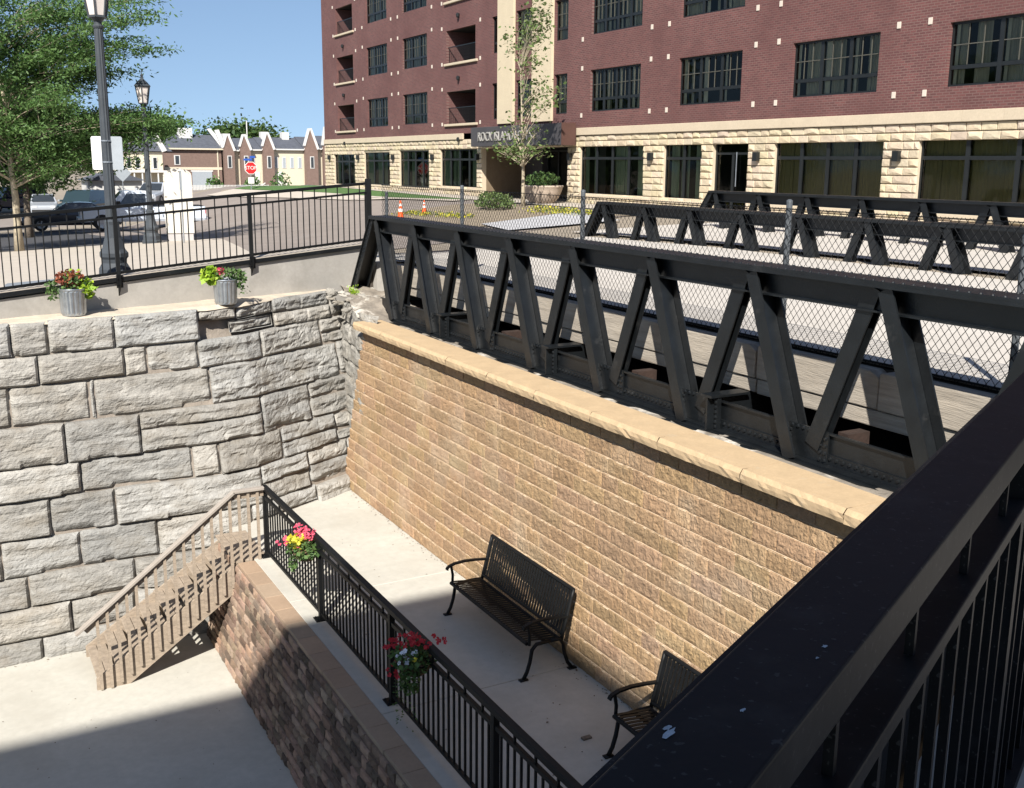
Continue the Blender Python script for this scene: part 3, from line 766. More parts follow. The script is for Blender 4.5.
# ------------------------------------------------------------ benches
def make_bench():
    t = thing('park_bench', '', 'bench', (0, 0, 0), 'black slatted metal benches on the walkway')
    L = 2.0                                            # along y; front faces -x
    # side profile of a slat strip: seat then back (x, z)
    seat = [(-.27, .400), (-.285, .425), (-.27, .445), (-.20, .440), (-.08, .425), (.06, .41), (.14, .405)]
    back = [(.175, .42), (.20, .50), (.235, .64), (.27, .78), (.30, .90), (.315, .945)]
    def strips(prof, n):
        mb = MB()
        for k in range(n):
            y = -L/2 + .06 + (L-.12)*k/(n-1)
            for (a, b) in zip(prof, prof[1:]): mb.bar((a[0], y, a[1]), (b[0], y, b[1]), .038, .006, up=(-.2, 0, 1) if prof is seat else (1, 0, -.3))
        return mb
    mb = strips(seat, 34)
    mb.tube([(-.275, -L/2+.03, .42), (-.275, L/2-.03, .42)], .022, 8); mb.tube([(.14, -L/2+.03, .395), (.14, L/2-.03, .395)], .018, 8)
    mb.bar((-.05, -L/2+.03, .405), (-.05, L/2-.03, .405), .04, .012)
    mb.build('seat', M['black'], t)
    mb = strips(back, 34)
    mb.tube([(.315, -L/2+.02, .945), (.315, L/2-.02, .945)], .022, 8); mb.tube([(.18, -L/2+.03, .445), (.18, L/2-.03, .445)], .018, 8)
    mb.build('backrest', M['black'], t)
    for s in (-1, 1):
        y = s*(L/2-.02)
        mb = MB(); mb.tube([(.02, y, .40), (-.16, y, .395), (-.215, y, .34), (-.24, y, .20), (-.275, y, .09), (-.32, y, .01)], [.022]*6, 8); mb.box(-.37, -.27, y-.03, y+.03, 0, .014); mb.build('leg', M['black'], t, True)
        mb = MB(); mb.tube([(.02, y, .40), (.14, y, .395), (.185, y, .33), (.21, y, .20), (.25, y, .09), (.31, y, .01)], [.022]*6, 8); mb.box(.26, .36, y-.03, y+.03, 0, .014); mb.build('leg', M['black'], t, True)
        mb = MB(); mb.tube([(.16, y, .36), (.19, y, .48), (.24, y, .66), (.29, y, .86), (.315, y, .95)], .020, 8); mb.build('side_frame', M['black'], t, True)
        mb = MB(); mb.tube([(-.25, y, .40), (-.245, y, .52), (-.265, y, .63)], .018, 8)
        pts = [(-.33, y, .60), (-.31, y, .635), (-.22, y, .665), (-.08, y, .675), (.08, y, .665), (.25, y, .645)]
        for a, b in zip(pts, pts[1:]): mb.bar(a, b, .045, .022)
        mb.build('armrest', M['black'], t)
    return t
be = make_bench(); be.location = (5.60, 10.27, 0.002); be['label'] = 'black slatted metal bench fully in view against the tan block wall'
b2 = dup(be, (5.58, 6.60, .002), label='black slatted metal bench partly hidden by the dark foreground rail')
tag(MB().box(5.20, 5.30, 7.93, 7.98, 0, .02).build('dead_leaf', M['bark']), 'tiny dark leaf lying on the walkway in front of the second bench', 'leaf')

# ------------------------------------------------------------ flower baskets on the fence
def cluster(mb, c, rad, n, size, mi, asp=.7, flat=.8):
    for _ in range(n):
        while True:
            p = Vector([rnd.uniform(-1, 1) for _ in range(3)])
            if p.length < 1 and p.length > .35: break
        mb.leaf((c[0]+p.x*rad[0], c[1]+p.y*rad[1], c[2]+p.z*rad[2]), size*rnd.uniform(.7, 1.3), mi, flat, asp)
def flower(mb, c, r, mi, n=5):
    c = Vector(c); nrm = Vector((rnd.uniform(-.9, -.1), rnd.uniform(-.9, .2), rnd.uniform(.2, 1))).normalized()
    a = nrm.orthogonal().normalized(); b = nrm.cross(a)
    for k in range(n):
        t = 2*PI*k/n + rnd.random(); d = a*math.cos(t)+b*math.sin(t); e = nrm.cross(d)
        mb.add([c, c+d*r*.6+e*r*.45+nrm*r*.15, c+d*r+nrm*r*.1, c+d*r*.6-e*r*.45+nrm*r*.15], [(0,1,2,3)], mi)
def basket(y, label, kind):
    c = Vector((FX-.10, y, .88))
    t = thing('flower_basket', label, 'flower basket', c, 'flower baskets hung on the walkway fence')
    mb = MB(); mb.lathe((c.x, c.y, c.z-.16), [(.03, 0), (.10, .02), (.15, .08), (.18, .16)], 14); mb.build('basket_liner', M['coco'], t, True)
    mb = MB()
    for k in range(10):
        a = 2*PI*k/10; mb.tube([(c.x+.03*math.cos(a), c.y+.03*math.sin(a), c.z-.165), (c.x+.155*math.cos(a), c.y+.155*math.sin(a), c.z-.08), (c.x+.186*math.cos(a), c.y+.186*math.sin(a), c.z+.005)], .004, 5)
    mb.tube([(c.x+.186*math.cos(2*PI*k/16), c.y+.186*math.sin(2*PI*k/16), c.z) for k in range(17)], .005, 5, cap=False)
    mb.build('wire_frame', M['black'], t)
    mb = MB()
    if kind == 0:
        cluster(mb, (c.x-.02, c.y-.05, c.z+.02), (.24, .26, .12), 420, .06, 0)
        cluster(mb, (c.x-.10, c.y+.03, c.z+.10), (.14, .15, .09), 160, .065, 1)
        cluster(mb, (c.x-.14, c.y+.12, c.z-.16), (.06, .08, .17), 90, .05, 0)
    else:
        cluster(mb, (c.x-.02, c.y, c.z+.02), (.22, .26, .13), 420, .055, 0)
        cluster(mb, (c.x-.10, c.y-.10, c.z-.14), (.10, .12, .17), 260, .05, 0)
        for s in range(7):
            y0 = c.y + rnd.uniform(-.18, .18); x0 = c.x-.12+rnd.uniform(-.05, .03)
            for q in range(16): mb.leaf((x0+rnd.gauss(0, .015), y0+rnd.gauss(0, .018), c.z-.1-q*rnd.uniform(.02, .045)), .035, 0)
    mb.build('foliage', [M['leafG'], M['leafYel']], t)
    fm = [M['petalPink'] if kind == 0 else M['petalRed'], M['petalYellow'], M['petalWhite']]
    def puff(dx, dy, dz, n, mi, r=.026, sp=.05):
        mb = MB()
        for _ in range(n): flower(mb, (c.x+dx+rnd.gauss(0, sp), c.y+dy+rnd.gauss(0, sp), c.z+dz+rnd.gauss(0, sp*.6)), r, 0)
        mb.build('blossom_cluster', fm[mi], t)
    if kind == 0:
        puff(-.02, .12, .20, 34, 0); puff(.02, -.05, .20, 30, 0); puff(-.16, .22, .06, 30, 0, sp=.045); puff(-.04, -.02, .12, 8, 0); puff(-.08, 0, .14, 10, 1)
    else:
        puff(0, .02, .20, 34, 0, sp=.055); puff(-.10, .20, .08, 22, 0); puff(.12, -.12, .22, 14, 0, sp=.07); puff(-.14, .08, -.10, 14, 0)
        puff(-.10, -.03, .10, 14, 2, sp=.06); puff(-.06, -.16, .08, 3, 1, sp=.01)
basket(12.08, 'sunlit basket of pink and yellow flowers on the walkway fence near the stair', 0)
basket(8.70, 'shaded basket of red and white flowers on the walkway fence across from the benches', 1)

# ------------------------------------------------------------ galvanised planters on the ledge
def planter(x, y, label, kind):
    t = thing('metal_planter', label, 'planter', (x, y, 3.345), 'galvanised planters on the stone ledge')
    h = .40; prof = [(.160, 0), (.164, .01)]
    mb = MB(); n = 48; rings = [(.163, 0), (.166, .015), (.170, .04), (.178, .2), (.187, h-.05), (.190, h-.03), (.2, h-.02), (.202, h-.008), (.196, h), (.18, h-.004), (.17, h-.05)]
    vs = []
    for i, (r, z) in enumerate(rings):
        for k in range(n):
            a = 2*PI*k/n; rr = r + (.005*(1 if k % 3 else -1) if 2 <= i <= 4 else 0)
            vs.append((x+rr*math.cos(a), y+rr*math.sin(a), 3.345+z))
    fs = [(i*n+k, i*n+(k+1) % n, i*n+n+(k+1) % n, i*n+n+k) for i in range(len(rings)-1) for k in range(n)] + [tuple(reversed(range(n))), tuple(range((len(rings)-1)*n, len(rings)*n))]
    mb.add(vs, fs); mb.build('bucket', M['galv'], t)
    z = 3.345+h
    mb = MB()
    if kind == 0:
        cluster(mb, (x, y-.02, z+.08), (.24, .2, .12), 160, .07, 0); cluster(mb, (x+.20, y-.02, z+.0), (.13, .13, .15), 130, .09, 1); cluster(mb, (x-.27, y-.02, z-.02), (.10, .10, .17), 110, .055, 0)
        cluster(mb, (x+.02, y, z+.22), (.14, .1, .06), 50, .06, 1)
    else:
        cluster(mb, (x-.24, y-.02, z+.06), (.15, .14, .15), 190, .09, 1); cluster(mb, (x, y, z+.10), (.26, .18, .09), 160, .06, 0); cluster(mb, (x+.22, y-.02, z+.0), (.14, .12, .15), 160, .065, 0)
        for q in range(30): mb.leaf((x+.28+rnd.gauss(0, .05), y-.03+rnd.gauss(0, .04), z-.12-rnd.random()*.14), .05, 0)
    mb.build('foliage', [M['leafG'], M['leafLime']], t)
    mb = MB()
    if kind == 0: cluster(mb, (x-.03, y-.04, z+.15), (.20, .16, .13), 260, .055, 0, .9)
    else: cluster(mb, (x-.08, y-.06, z+.13), (.07, .06, .07), 60, .045, 1, .9)
    mb.build('flowers', [M['petalRust'], M['petalPink']], t)
planter(1.74, 16.66, 'galvanised bucket with dark red coleus and trailing green, left on the stone ledge', 0)
planter(4.06, 16.98, 'galvanised bucket with lime leaves and one pink bloom above the broken stone', 1)

# wind-blown bits along the foot of the walls
mb = MB(); rl = random.Random(11)
for k in range(520):
    t_ = rl.random()
    if t_ < .55: x, y, z = 5.99-abs(rl.gauss(0, .07)), rl.uniform(5, 16.8), .004
    elif t_ < .75: x, y, z = rl.uniform(3.95, 5.9), rl.uniform(5, 16), .004
    elif t_ < .9: x, y, z = rl.uniform(-1, 3.1), 15.62-abs(rl.gauss(0, .08)), -1.496
    else: x, y, z = rl.uniform(-1, 3.1), rl.uniform(11, 15.4), -1.496
    s_ = rl.uniform(.005, .016)*(1.6 if rl.random() < .06 else 1); a_ = rl.random()*PI
    c, s2 = math.cos(a_)*s_, math.sin(a_)*s_
    mb.add([(x-c, y-s2, z), (x+s2*.6, y-c*.6, z+s_*.3), (x+c, y+s2, z), (x-s2*.6, y+c*.6, z+s_*.2)], [(0,1,2,3)])
o = mb.build('leaf_litter', M['bark']); tag(o, 'tiny dry leaf bits scattered on the pavement along the foot of the walls', 'litter'); o['kind'] = 'stuff'
# ------------------------------------------------------------ riveted pony trusses
def ibar(mb, p, q, x, wf=.16, dep=.19, fl=.016):
    """built-up diagonal in the plane x: two flanges facing the viewer side and a web between"""
    (ya, za), (yb, zb) = p, q
    d = Vector((0, yb-ya, zb-za)).normalized(); s = Vector((0, -d.z, d.y))
    def slab(x0, x1, o0, o1):
        vs = []
        for (y, z) in (p, q):
            for xx, o in ((x0, o0), (x1, o0), (x1, o1), (x0, o1)): vs.append((xx, y+s.y*o, z+s.z*o))
        mb.add(vs, [(0,3,2,1), (4,5,6,7), (0,1,5,4), (1,2,6,5), (2,3,7,6), (3,0,4,7)])
    h = wf/2
    slab(x, x+fl, -h, h); slab(x+fl, x+dep*.26, h-.014, h)      # outer angle: face and leg
    slab(x+dep-fl, x+dep, -h, h); slab(x+dep*.74, x+dep-fl, h-.014, h)   # inner angle
    slab(x+fl+.004, x+dep-fl-.004, h*.3, h*.3+.012)
def truss(label, x, y0, n, pan, zb, zt, rivets=True, girder=True, detail=True, lowz=None):
    t = thing('pony_truss', label, 'truss', (x, y0, zb), 'riveted steel trusses of the old bridge')
    ylast = y0 - pan*n
    # top chord: cover plate, two side channels
    mb = MB()
    ye = y0 + pan*.58
    mb.box(x-.075, x+.245, ylast, ye, zt-.024, zt); mb.box(x-.075, x-.062, ylast, ye, zt-.055, zt-.0245)
    mb.box(x+.07, x+.088, ylast, ye, zt-.27, zt-.025); mb.box(x+.185, x+.203, ylast, ye, zt-.27, zt-.025)
    mb.box(x+.02, x+.0695, ylast, ye, zt-.27, zt-.255); mb.box(x-.085, x+.255, ylast+pan*1.2, ylast+pan*3.6, zt+.001, zt+.016)
    mb.box(x+.089, x+.184, ye-.02, ye, zt-.24, zt-.026)
    if rivets:
        y = ylast
        while y < ye:
            mb.rivet((x-.055, y, zt), (0, 0, 1), .013, .010); mb.rivet((x+.225, y, zt), (0, 0, 1), .013, .010)
            y += .10
    mb.build('top_chord', M['truss'], t)
    # bottom chord
    if girder:
        mb = MB()
        mb.box(x+.10, x+.115, ylast, y0+pan*.5, zb+.02, zb+.30)
        mb.box(x+.0, x+.099, ylast, y0+pan*.5, zb+.002, zb+.018); mb.box(x+.083, x+.0995, ylast, y0+pan*.5, zb+.019, zb+.11)
        mb.box(x-.06, x+.22, ylast, y0+pan*.62, zb-.03, zb-.001); mb.box(x-.10, x-.061, ylast, y0+pan*.4, zb-.045, zb-.02); mb.box(x+.07, x+.0995, ylast, y0+pan*.5, zb+.285, zb+.302)
        if rivets:
            y = ylast + .05
            while y < y0+pan*.4:
                mb.rivet((x+.083, y, zb+.075), (-1, 0, 0), .019, .016)
                y += .075
        mb.build('bottom_chord', M['truss'], t)
    for k in range(n+1):
        yb = y0 - pan*k; yl = yb + pan/2; yr = yb - pan/2
        lowz2 = zb+.03 if lowz is None else lowz
        if girder or True:
            m1 = MB(); ibar(m1, (yl-.10, zt-.07), (yb+.06, lowz2-.03), x-.045, .145, .24); m1.build('diagonal', M['truss'], t)
            if k < n:
                m2 = MB(); ibar(m2, (yr+.10, zt-.07), (yb-.12, lowz2+.12), x+.045, .165, .11); m2.build('diagonal', M['truss'], t)
        if detail:
            g = MB(); g.box(x+.065, x+.082, yb-.30, yb+.26, zb+.02, zb+.31)
            if rivets:
                for i in range(4):
                    for j in range(4):
                        g.rivet((x+.065, yb-.27+.055*(i % 2)+.0, zb+.05+j*.065), (-1, 0, 0), .019, .016) if i < 2 else g.rivet((x+.065, yb+.16+.06*(i-2), zb+.05+j*.065), (-1, 0, 0), .019, .016)
                for i in range(5): g.rivet((x+.065, yb-.14+.07*i, zb+.29), (-1, 0, 0), .019, .016)
            g.build('gusset_plate', M['truss'], t)
            if k % 2 == 1:
                # floor-beam end: a stiffened stub with a cap
                s = MB(); ys = yb - .36
                s.box(x-.06, x+.064, ys-.012, ys+.012, zb+.005, zb+.34); s.box(x+.02, x+.064, ys-.075, ys+.075, zb+.005, zb+.33)
                s.box(x-.075, x+.42, ys-.085, ys+.085, zb+.342, zb+.365)
                s.box(x+.13, x+.9, ys-.01, ys+.01, zb+.05, zb+.33)
                for j in range(6):
                    for e in (-.05, .05): s.rivet((x+.02, ys+e, zb+.04+j*.05), (-1, 0, 0), .018, .016)
                s.build('floor_beam_end', M['truss'], t)
            elif k > 0:
                s = MB(); s.box(x+.2, x+.46, yb-.40, yb-.28, zb+.16, zb+.30, 0); s.build('stringer_end', M['rust'], t)
    # raking end post
    e = MB(); ya = y0 + pan*.56; yz = y0 + pan*.56 + (zt-zb-.35)*.72
    for (dx, w) in ((-.03, .02), (.195, .02)):
        e.prism([(x+dx, ya-.10, zt-.03), (x+dx, ya+.07, zt-.03), (x+dx, yz+.10, zb+.36), (x+dx, yz-.12, zb+.36)], (w, 0, 0))
    e.prism([(x-.06, ya+.02, zt-.01), (x-.06, ya+.045, zt-.01), (x-.06, yz+.085, zb+.36), (x-.06, yz+.06, zb+.36)], (.31, 0, 0))
    if rivets:
        for i in range(16):
            u = i/15; e.rivet((x-.03, ya-.02+(yz-ya)*u, zt-.08+(zb+.40-zt+.08)*u), (-1, 0, 0), .018, .016)
    e.build('end_post', M['truss'], t)
    return t
truss('long black riveted truss directly above the tan retaining wall, nearest of the three', 6.66, 16.22, 11, 1.575, 3.0, 4.70)
truss('middle black truss standing beyond the pale bridge deck behind the chain-link fence', 14.0, 20.3, 9, 1.62, 3.3, 4.72, rivets=False, girder=False, detail=False, lowz=3.05)
truss('farthest black truss, only its top showing in front of the apartment ground floor', 17.6, 20.6, 9, 1.62, 3.5, 4.95, rivets=False, girder=False, detail=False, lowz=3.25)

# deck of the old bridge
mb = MB(); nx, ny = 10, 30
for i in range(nx+1):
    for j in range(ny+1):
        x = 7.30 + 6.55*i/nx; y = -14 + 35.5*j/ny + (0 if j < ny else -2.4*(1-i/nx)); mb.v.append((x, y, gz(x, y)+.02))
for i in range(nx):
    for j in range(ny):
        k = i*(ny+1)+j; mb.f.append((k, k+ny+1, k+ny+2, k+1)); mb.m.append(0); mb.t.append(None)
struct(mb.build('bridge_deck', M['deck'], smooth=True))
mb = MB(); nx, ny = 6, 30
for i in range(nx+1):
    for j in range(ny+1):
        x = 14.35 + 6.2*i/nx; y = -14 + 37.0*j/ny; mb.v.append((x, y, gz(x, y)+.05))
for i in range(nx):
    for j in range(ny):
        k = i*(ny+1)+j; mb.f.append((k, k+ny+1, k+ny+2, k+1)); mb.m.append(0); mb.t.append(None)
struct(mb.build('bridge_deck', M['deck'], smooth=True))
mb = MB(); mb.box(7.302, 8.9, -14, 17.6, 3.36, 3.84); mb.box(7.301, 8.9, -14, 18.5, 2.6, 2.9); mb.box(8.9, 9.1, -14, 18.5, 2.6, 3.84)
mb.box(6.9, 8.9, 17.9, 18.1, 2.6, 3.7)
struct(mb.build('deck_underside', M['deckshade']))  # coloured dark to stand in for the shade under the deck
tag(MB().box(7.0, 7.9, 16.3, 17.85, 2.98, 3.12).build('rusty_plate', M['rust']), 'rusty steel plate lying in the gap under the left end of the near truss', 'plate')

# timber curb, two courses
yy = 17.35; pan = 1.575; k = 0; nms = []
while yy > 1.2:
    ln = pan; mb = MB(); dy = rnd.uniform(-.008, .008); dz = rnd.uniform(-.008, .006)
    a, b = yy-.008, yy-ln+.008; zt_ = 3.84+dz; c = .10
    mb.prism([(7.13+dy, a, 3.50), (7.13+dy, b, 3.50), (7.13+dy, b, zt_-c*.55), (7.13+dy, b+c, zt_), (7.13+dy, a-.02, zt_), (7.13+dy, a, zt_-.02)], (.165, 0, 0))
    o = mb.build('timber_beam', M['timber']); bevel(o, .012)
    tag(o, f'{ORDN[k]} weathered curb timber from the left in the upper course behind the near truss', 'timber', 'curb timbers behind the near truss')
    yy -= ln; k += 1
yy = 17.35; k = 0
while yy > 1.2:
    ln = pan*2; mb = MB(); dx = rnd.uniform(-.01, .01)
    mb.box(7.15+dx, 7.299, yy-ln+.008, yy-.008, 3.345+rnd.uniform(-.008, .005), 3.488)
    o = mb.build('timber_beam', M['timber']); bevel(o, .012)
    tag(o, f'{ORDN[k]} weathered curb timber from the left in the lower course behind the near truss', 'timber', 'curb timbers behind the near truss')
    yy -= ln; k += 1

# ------------------------------------------------------------ chain-link fence
cf = thing('chain_link_fence', 'chain-link fence along the edge of the pale bridge deck above the near truss', 'fence', (7.25, 10, 3.7))
CX_ = 7.22; z0, z1 = 3.88, 5.20
mb = MB(); r = .0030; ya, yb = 18.1, 2.2
def wire(p, q):
    d = (q-p).normalized(); e1 = Vector((1, 0, 0)); e2 = d.cross(e1); vs = []
    for c in (p, q):
        for k in range(4): vs.append(c + (e1*math.cos(PI*k/2) + e2*math.sin(PI*k/2))*r)
    mb.add(vs, [(0,1,5,4), (1,2,6,5), (2,3,7,6), (3,0,4,7)])
cell = .079; H = z1-z0; slope = 1.22; run = H/slope
y = yb - run
while y < ya:
    for sgn in (1, -1):
        p = [y, z0]; q = [y+run, z1]
        if sgn < 0: p, q = [y+run, z0], [y, z1]
        # clip to ya..yb
        (y0_, za), (y1_, zb_) = p, q
        if y0_ > y1_: (y0_, za), (y1_, zb_) = (y1_, zb_), (y0_, za)
        if y1_ > yb and y0_ < ya:
            def at(yy): return za + (zb_-za)*(yy-y0_)/(y1_-y0_)
            A, B = max(y0_, yb), min(y1_, ya)
            off = .003*sgn
            wire(Vector((CX_+off, A, at(A))), Vector((CX_+off, B, at(B))))
    y += cell
mb.tube([(CX_, yb, z0+.02), (CX_, ya, z0+.02)], .008, 6); mb.tube([(CX_, yb, z1-.01), (CX_, ya, z1-.01)], .004, 5)
mb.build('chain_mesh', M['wire'], cf)
for y, zt in ((17.95, 5.05), (14.85, 5.23), (11.37, 5.25), (7.69, 5.25), (5.14, 5.08), (2.3, 5.1)):
    mb = MB(); mb.tube([(CX_+.035, y, 3.84), (CX_+.035, y, zt)], .030, 10); mb.lathe((CX_+.035, y, zt-.002), [(.032, 0), (.030, .02), (.012, .032)], 10); mb.build('post', M['post'], cf, False)
    
# ------------------------------------------------------------ the footbridge underfoot and its railing
D = Vector((.8890, .4580, 0)); N_ = Vector((-.4580, .8890, 0))
A0 = Vector((.791, .698, 0))                              # a point on the near edge of the cap
def fp(t, n, z): p = A0 + D*t + N_*n; return Vector((p.x, p.y, z))
def fbar(mb, t0, t1, n0, n1, z0, z1):
    vs = []
    for t in (t0, t1):
        for n, z in ((n0, z0), (n1, z0), (n1, z1), (n0, z1)): vs.append(fp(t, n, z))
    return mb.add(vs, [(0,3,2,1), (4,5,6,7), (0,1,5,4), (1,2,6,5), (2,3,7,6), (3,0,4,7)])
fr = thing('footbridge_railing', 'dark steel railing crossing the lower right corner in the foreground', 'railing', fp(0, .05, 4.05))
mb = fbar(MB(), -2.6, 4.4, 0, .106, 5.062, 5.12); bevel(mb.build('handrail', M['rail'], fr), .004, 3)
mb = fbar(MB(), -2.6, 4.4, .0, .055, 4.932, 4.960); bevel(mb.build('lower_rail', M['rail'], fr), .003)
mb = fbar(MB(), -2.6, 4.4, .0, .055, 4.13, 4.16); mb.build('bottom_rail', M['rail'], fr)
t = -2.55; k = 0
base = fbar(MB(), -.0075, .0075, .018, .033, 4.16, 4.932)
bb = None
while t < 4.4:
    if bb is None:
        bb = fbar(MB(), t-.0075, t+.0075, .018, .033, 4.16, 4.932).build('baluster', M['rail'], fr); t00 = t
    else: inst(bb, D*(t-t00), fr)
    t += .115; k += 1
for t in (-2.3, -.55, 1.2, 2.95):
    fbar(MB(), t-.02, t+.02, .008, .048, 4.05, 5.062).build('post', M['rail'], fr)
ss0 = None
t = -2.4
while t < 4.3:
    if ss0 is None: ss0 = fbar(MB(), t-.006, t+.006, .02, .032, 4.96, 5.062).build('spacer', M['rail'], fr); t00 = t
    else: inst(ss0, D*(t-t00), fr)
    t += .345
for (tt, nn, rr) in ((-.262, .087, .0045), (-.255, .092, .003), (-.19, .05, .002), (-.02, .03, .0025), (-.05, .028, .0015)):
    mb = MB(); c = fp(tt, nn, 5.1206); n = 11; vs = [c + Vector((0, 0, .0010))]
    for q in range(n):
        a = 2*PI*q/n; k_ = rr*rnd.uniform(.5, 1.4); vs.append(c + D*(math.cos(a)*k_*1.9) + N_*(math.sin(a)*k_))
    mb.add(vs, [(0, 1+q, 1+(q+1) % n) for q in range(n)]); mb.build('dried_dropping', M['splat'], fr)
fb = thing('footbridge', 'dark steel footbridge carrying the foreground railing', 'bridge', fp(0, 0, 4.0))
fbar(MB(), -4, 4.6, -2.2, .25, 3.98, 4.05).build('deck', M['deck'], fb)
fbar(MB(), -4, 4.6, .28, .60, 3.7, 4.48).build('edge_girder', M['rail'], fb)
fbar(MB(), -4, 4.6, -2.2, -2.0, 3.5, 3.975).build('girder', M['rail'], fb)
fbar(MB(), -3.9, -3.3, -2.1, .5, -1.55, 3.69).build('pier', M['parapet'], fb)
# an assumed, unseen block added behind the viewer to shade the near yard
tb = thing('shade_tower', 'unseen grey tower assumed behind the viewer to shade the yard', 'building', (-15, -17, -1.5))
mb = MB(); mb.box(-34, -8.8, -32, -6.67, -1.6, 20); mb.build('wall', M['parapet'], tb)
mb = MB()
for i in range(6):
    for j in range(6):
        x = -32.6 + i*3.9; z = 1.2 + j*3.1; mb.box(x, x+1.9, -6.70, -6.64, z, z+1.6)
mb.build('window', M['carglass'], tb)
# ------------------------------------------------------------ the brick apartment building
AX = 23.0; GY0, GY1 = 4.0, 67.4; ZB = 3.9; ZM = 6.98; ZTOP = 18.4
ab = thing('apartment_building', 'four storey red brick apartment building on a rock-faced tan stone base', 'building', (AX, 35, 4))
def holes_wall(mb, x, y0, y1, z0, z1, holes, dep, mi=0, sx=-1):
    """wall facing -x with rectangular openings (ya, yb, za, zb) and their reveals"""
    ysq = sorted({y0, y1, *[min(max(h[i], y0), y1) for h in holes for i in (0, 1)]}); zsq = sorted({z0, z1, *[min(max(h[i], z0), z1) for h in holes for i in (2, 3)]})
    for a, b in zip(ysq, ysq[1:]):
        for c, d in zip(zsq, zsq[1:]):
            if b-a < 1e-4 or d-c < 1e-4: continue
            my, mz = (a+b)/2, (c+d)/2
            if any(h[0] < my < h[1] and h[2] < mz < h[3] for h in holes): continue
            mb.add([(x, a, c), (x, b, c), (x, b, d), (x, a, d)], [(3, 2, 1, 0)], mi)
    for (a, b, c, d) in holes:
        mb.add([(x, a, c), (x, b, c), (x, b, d), (x, a, d), (x+dep, a, c), (x+dep, b, c), (x+dep, b, d), (x+dep, a, d)],
               [(0,1,5,4), (1,2,6,5), (2,3,7,6), (3,0,4,7)], mi)
rows = [(7.58, 9.15), (10.46, 12.03), (13.34, 14.91)]
cols = [(16.9-2.2, 19.05, 3), (21.30, 24.62, 3), (26.88, 30.12, 3), (32.37, 35.70, 4), (37.42, 38.42, 1), (51.12, 54.30, 3), (56.48, 59.62, 3), (9.2, 12.4, 3), (5.0, 7.6, 2)]
slim = [(40.20, 41.70), (43.30, 43.95)]
balc = [(45.62, 48.30+.5, 3), (61.85, 64.75, 3)]
holes = []
for (z0, z1) in rows:
    for c in cols: holes.append((c[0], c[1], z0, z1))
    for s in slim: holes.append((s[0], s[1], z0-.03, z1-.02))
bholes = []
for (z0, z1) in rows:
    for b in balc: bholes.append((b[0], b[1], z0-.12, z1-.15))
mb = MB(); holes_wall(mb, AX, GY0, GY1, ZM, ZTOP, holes, .16); holes_wall_b = bholes
# balconies are cut out as well: rebuild with both kinds
mb = MB(); holes_wall(mb, AX, GY0, GY1, ZM, ZTOP, holes + bholes, .16)
mb.add([(AX, GY1, ZM-3), (AX+18, GY1, ZM-3), (AX+18, GY1, ZTOP), (AX, GY1, ZTOP)], [(0,1,2,3)])
mb.add([(AX, GY0, ZM-3), (AX+18, GY0, ZM-3), (AX+18, GY0, ZTOP), (AX, GY0, ZTOP)], [(3,2,1,0)])
mb.add([(AX, GY0, ZTOP), (AX+18, GY0, ZTOP), (AX+18, GY1, ZTOP), (AX, GY1, ZTOP)], [(0,1,2,3)])
mb.build('brick_wall', M['brick'], ab)
acc = []
for (a, b, c, d) in holes:
    if 41 < a < 46 and b-a < 1: continue
    if b-a < 1.2: continue
    for y in (a-.62, b+.62):
        for z in (c-.12, d+.10):
            if 36.1 < y < 37.3: y = 36.3
            acc.append((y, z))
for (a, b, c, d) in bholes:
    for y in (a-.5, b+.5):
        for z in (c, d+.15): acc.append((y, z))
# the hundred that show largest are parts of their own, the rest one part
acc.sort(key=lambda p: (p[1] > 15.0, p[0] < 14, p[0]**2 + (p[1]-5.6)**2))
rest = MB()
for i, (y, z) in enumerate(acc):
    m_ = MB() if i < 100 else rest
    m_.bev(AX-.025, AX+.01, y-.058, y+.058, z-.085, z+.085, .004)
    if i < 100: m_.build('accent_block', M['accent'], ab)
if rest.v: rest.build('accent_block', M['accent'], ab)['kind'] = 'stuff'
# interior darkness
mb = MB()
for (ya, yb, za, zb) in ((GY0+.1, GY1-.1, 6.6, ZTOP-.1), (GY0+.1, 37.1, 4.0, 6.6), (45.2, GY1-.1, 4.0, 6.6)):
    mb.add([(AX+1.75, ya, za), (AX+1.75, yb, za), (AX+1.75, yb, zb), (AX+1.75, ya, zb)], [(3, 2, 1, 0)])
for z in (7.2, 9.9, 12.8, 15.6): mb.box(AX+.17, AX+1.74, GY0+.2, GY1-.2, z-.12, z)
for y in [36.8, 39.2, 42.6, 44.6, 50, 55.4, 60.6, 31.2, 25.7, 20.2, 13.5, 8.4]: mb.box(AX+.17, AX+1.73, y-.05, y+.05, 7.3, 15.4)
mb.build('dark_interior', M['void'], ab)

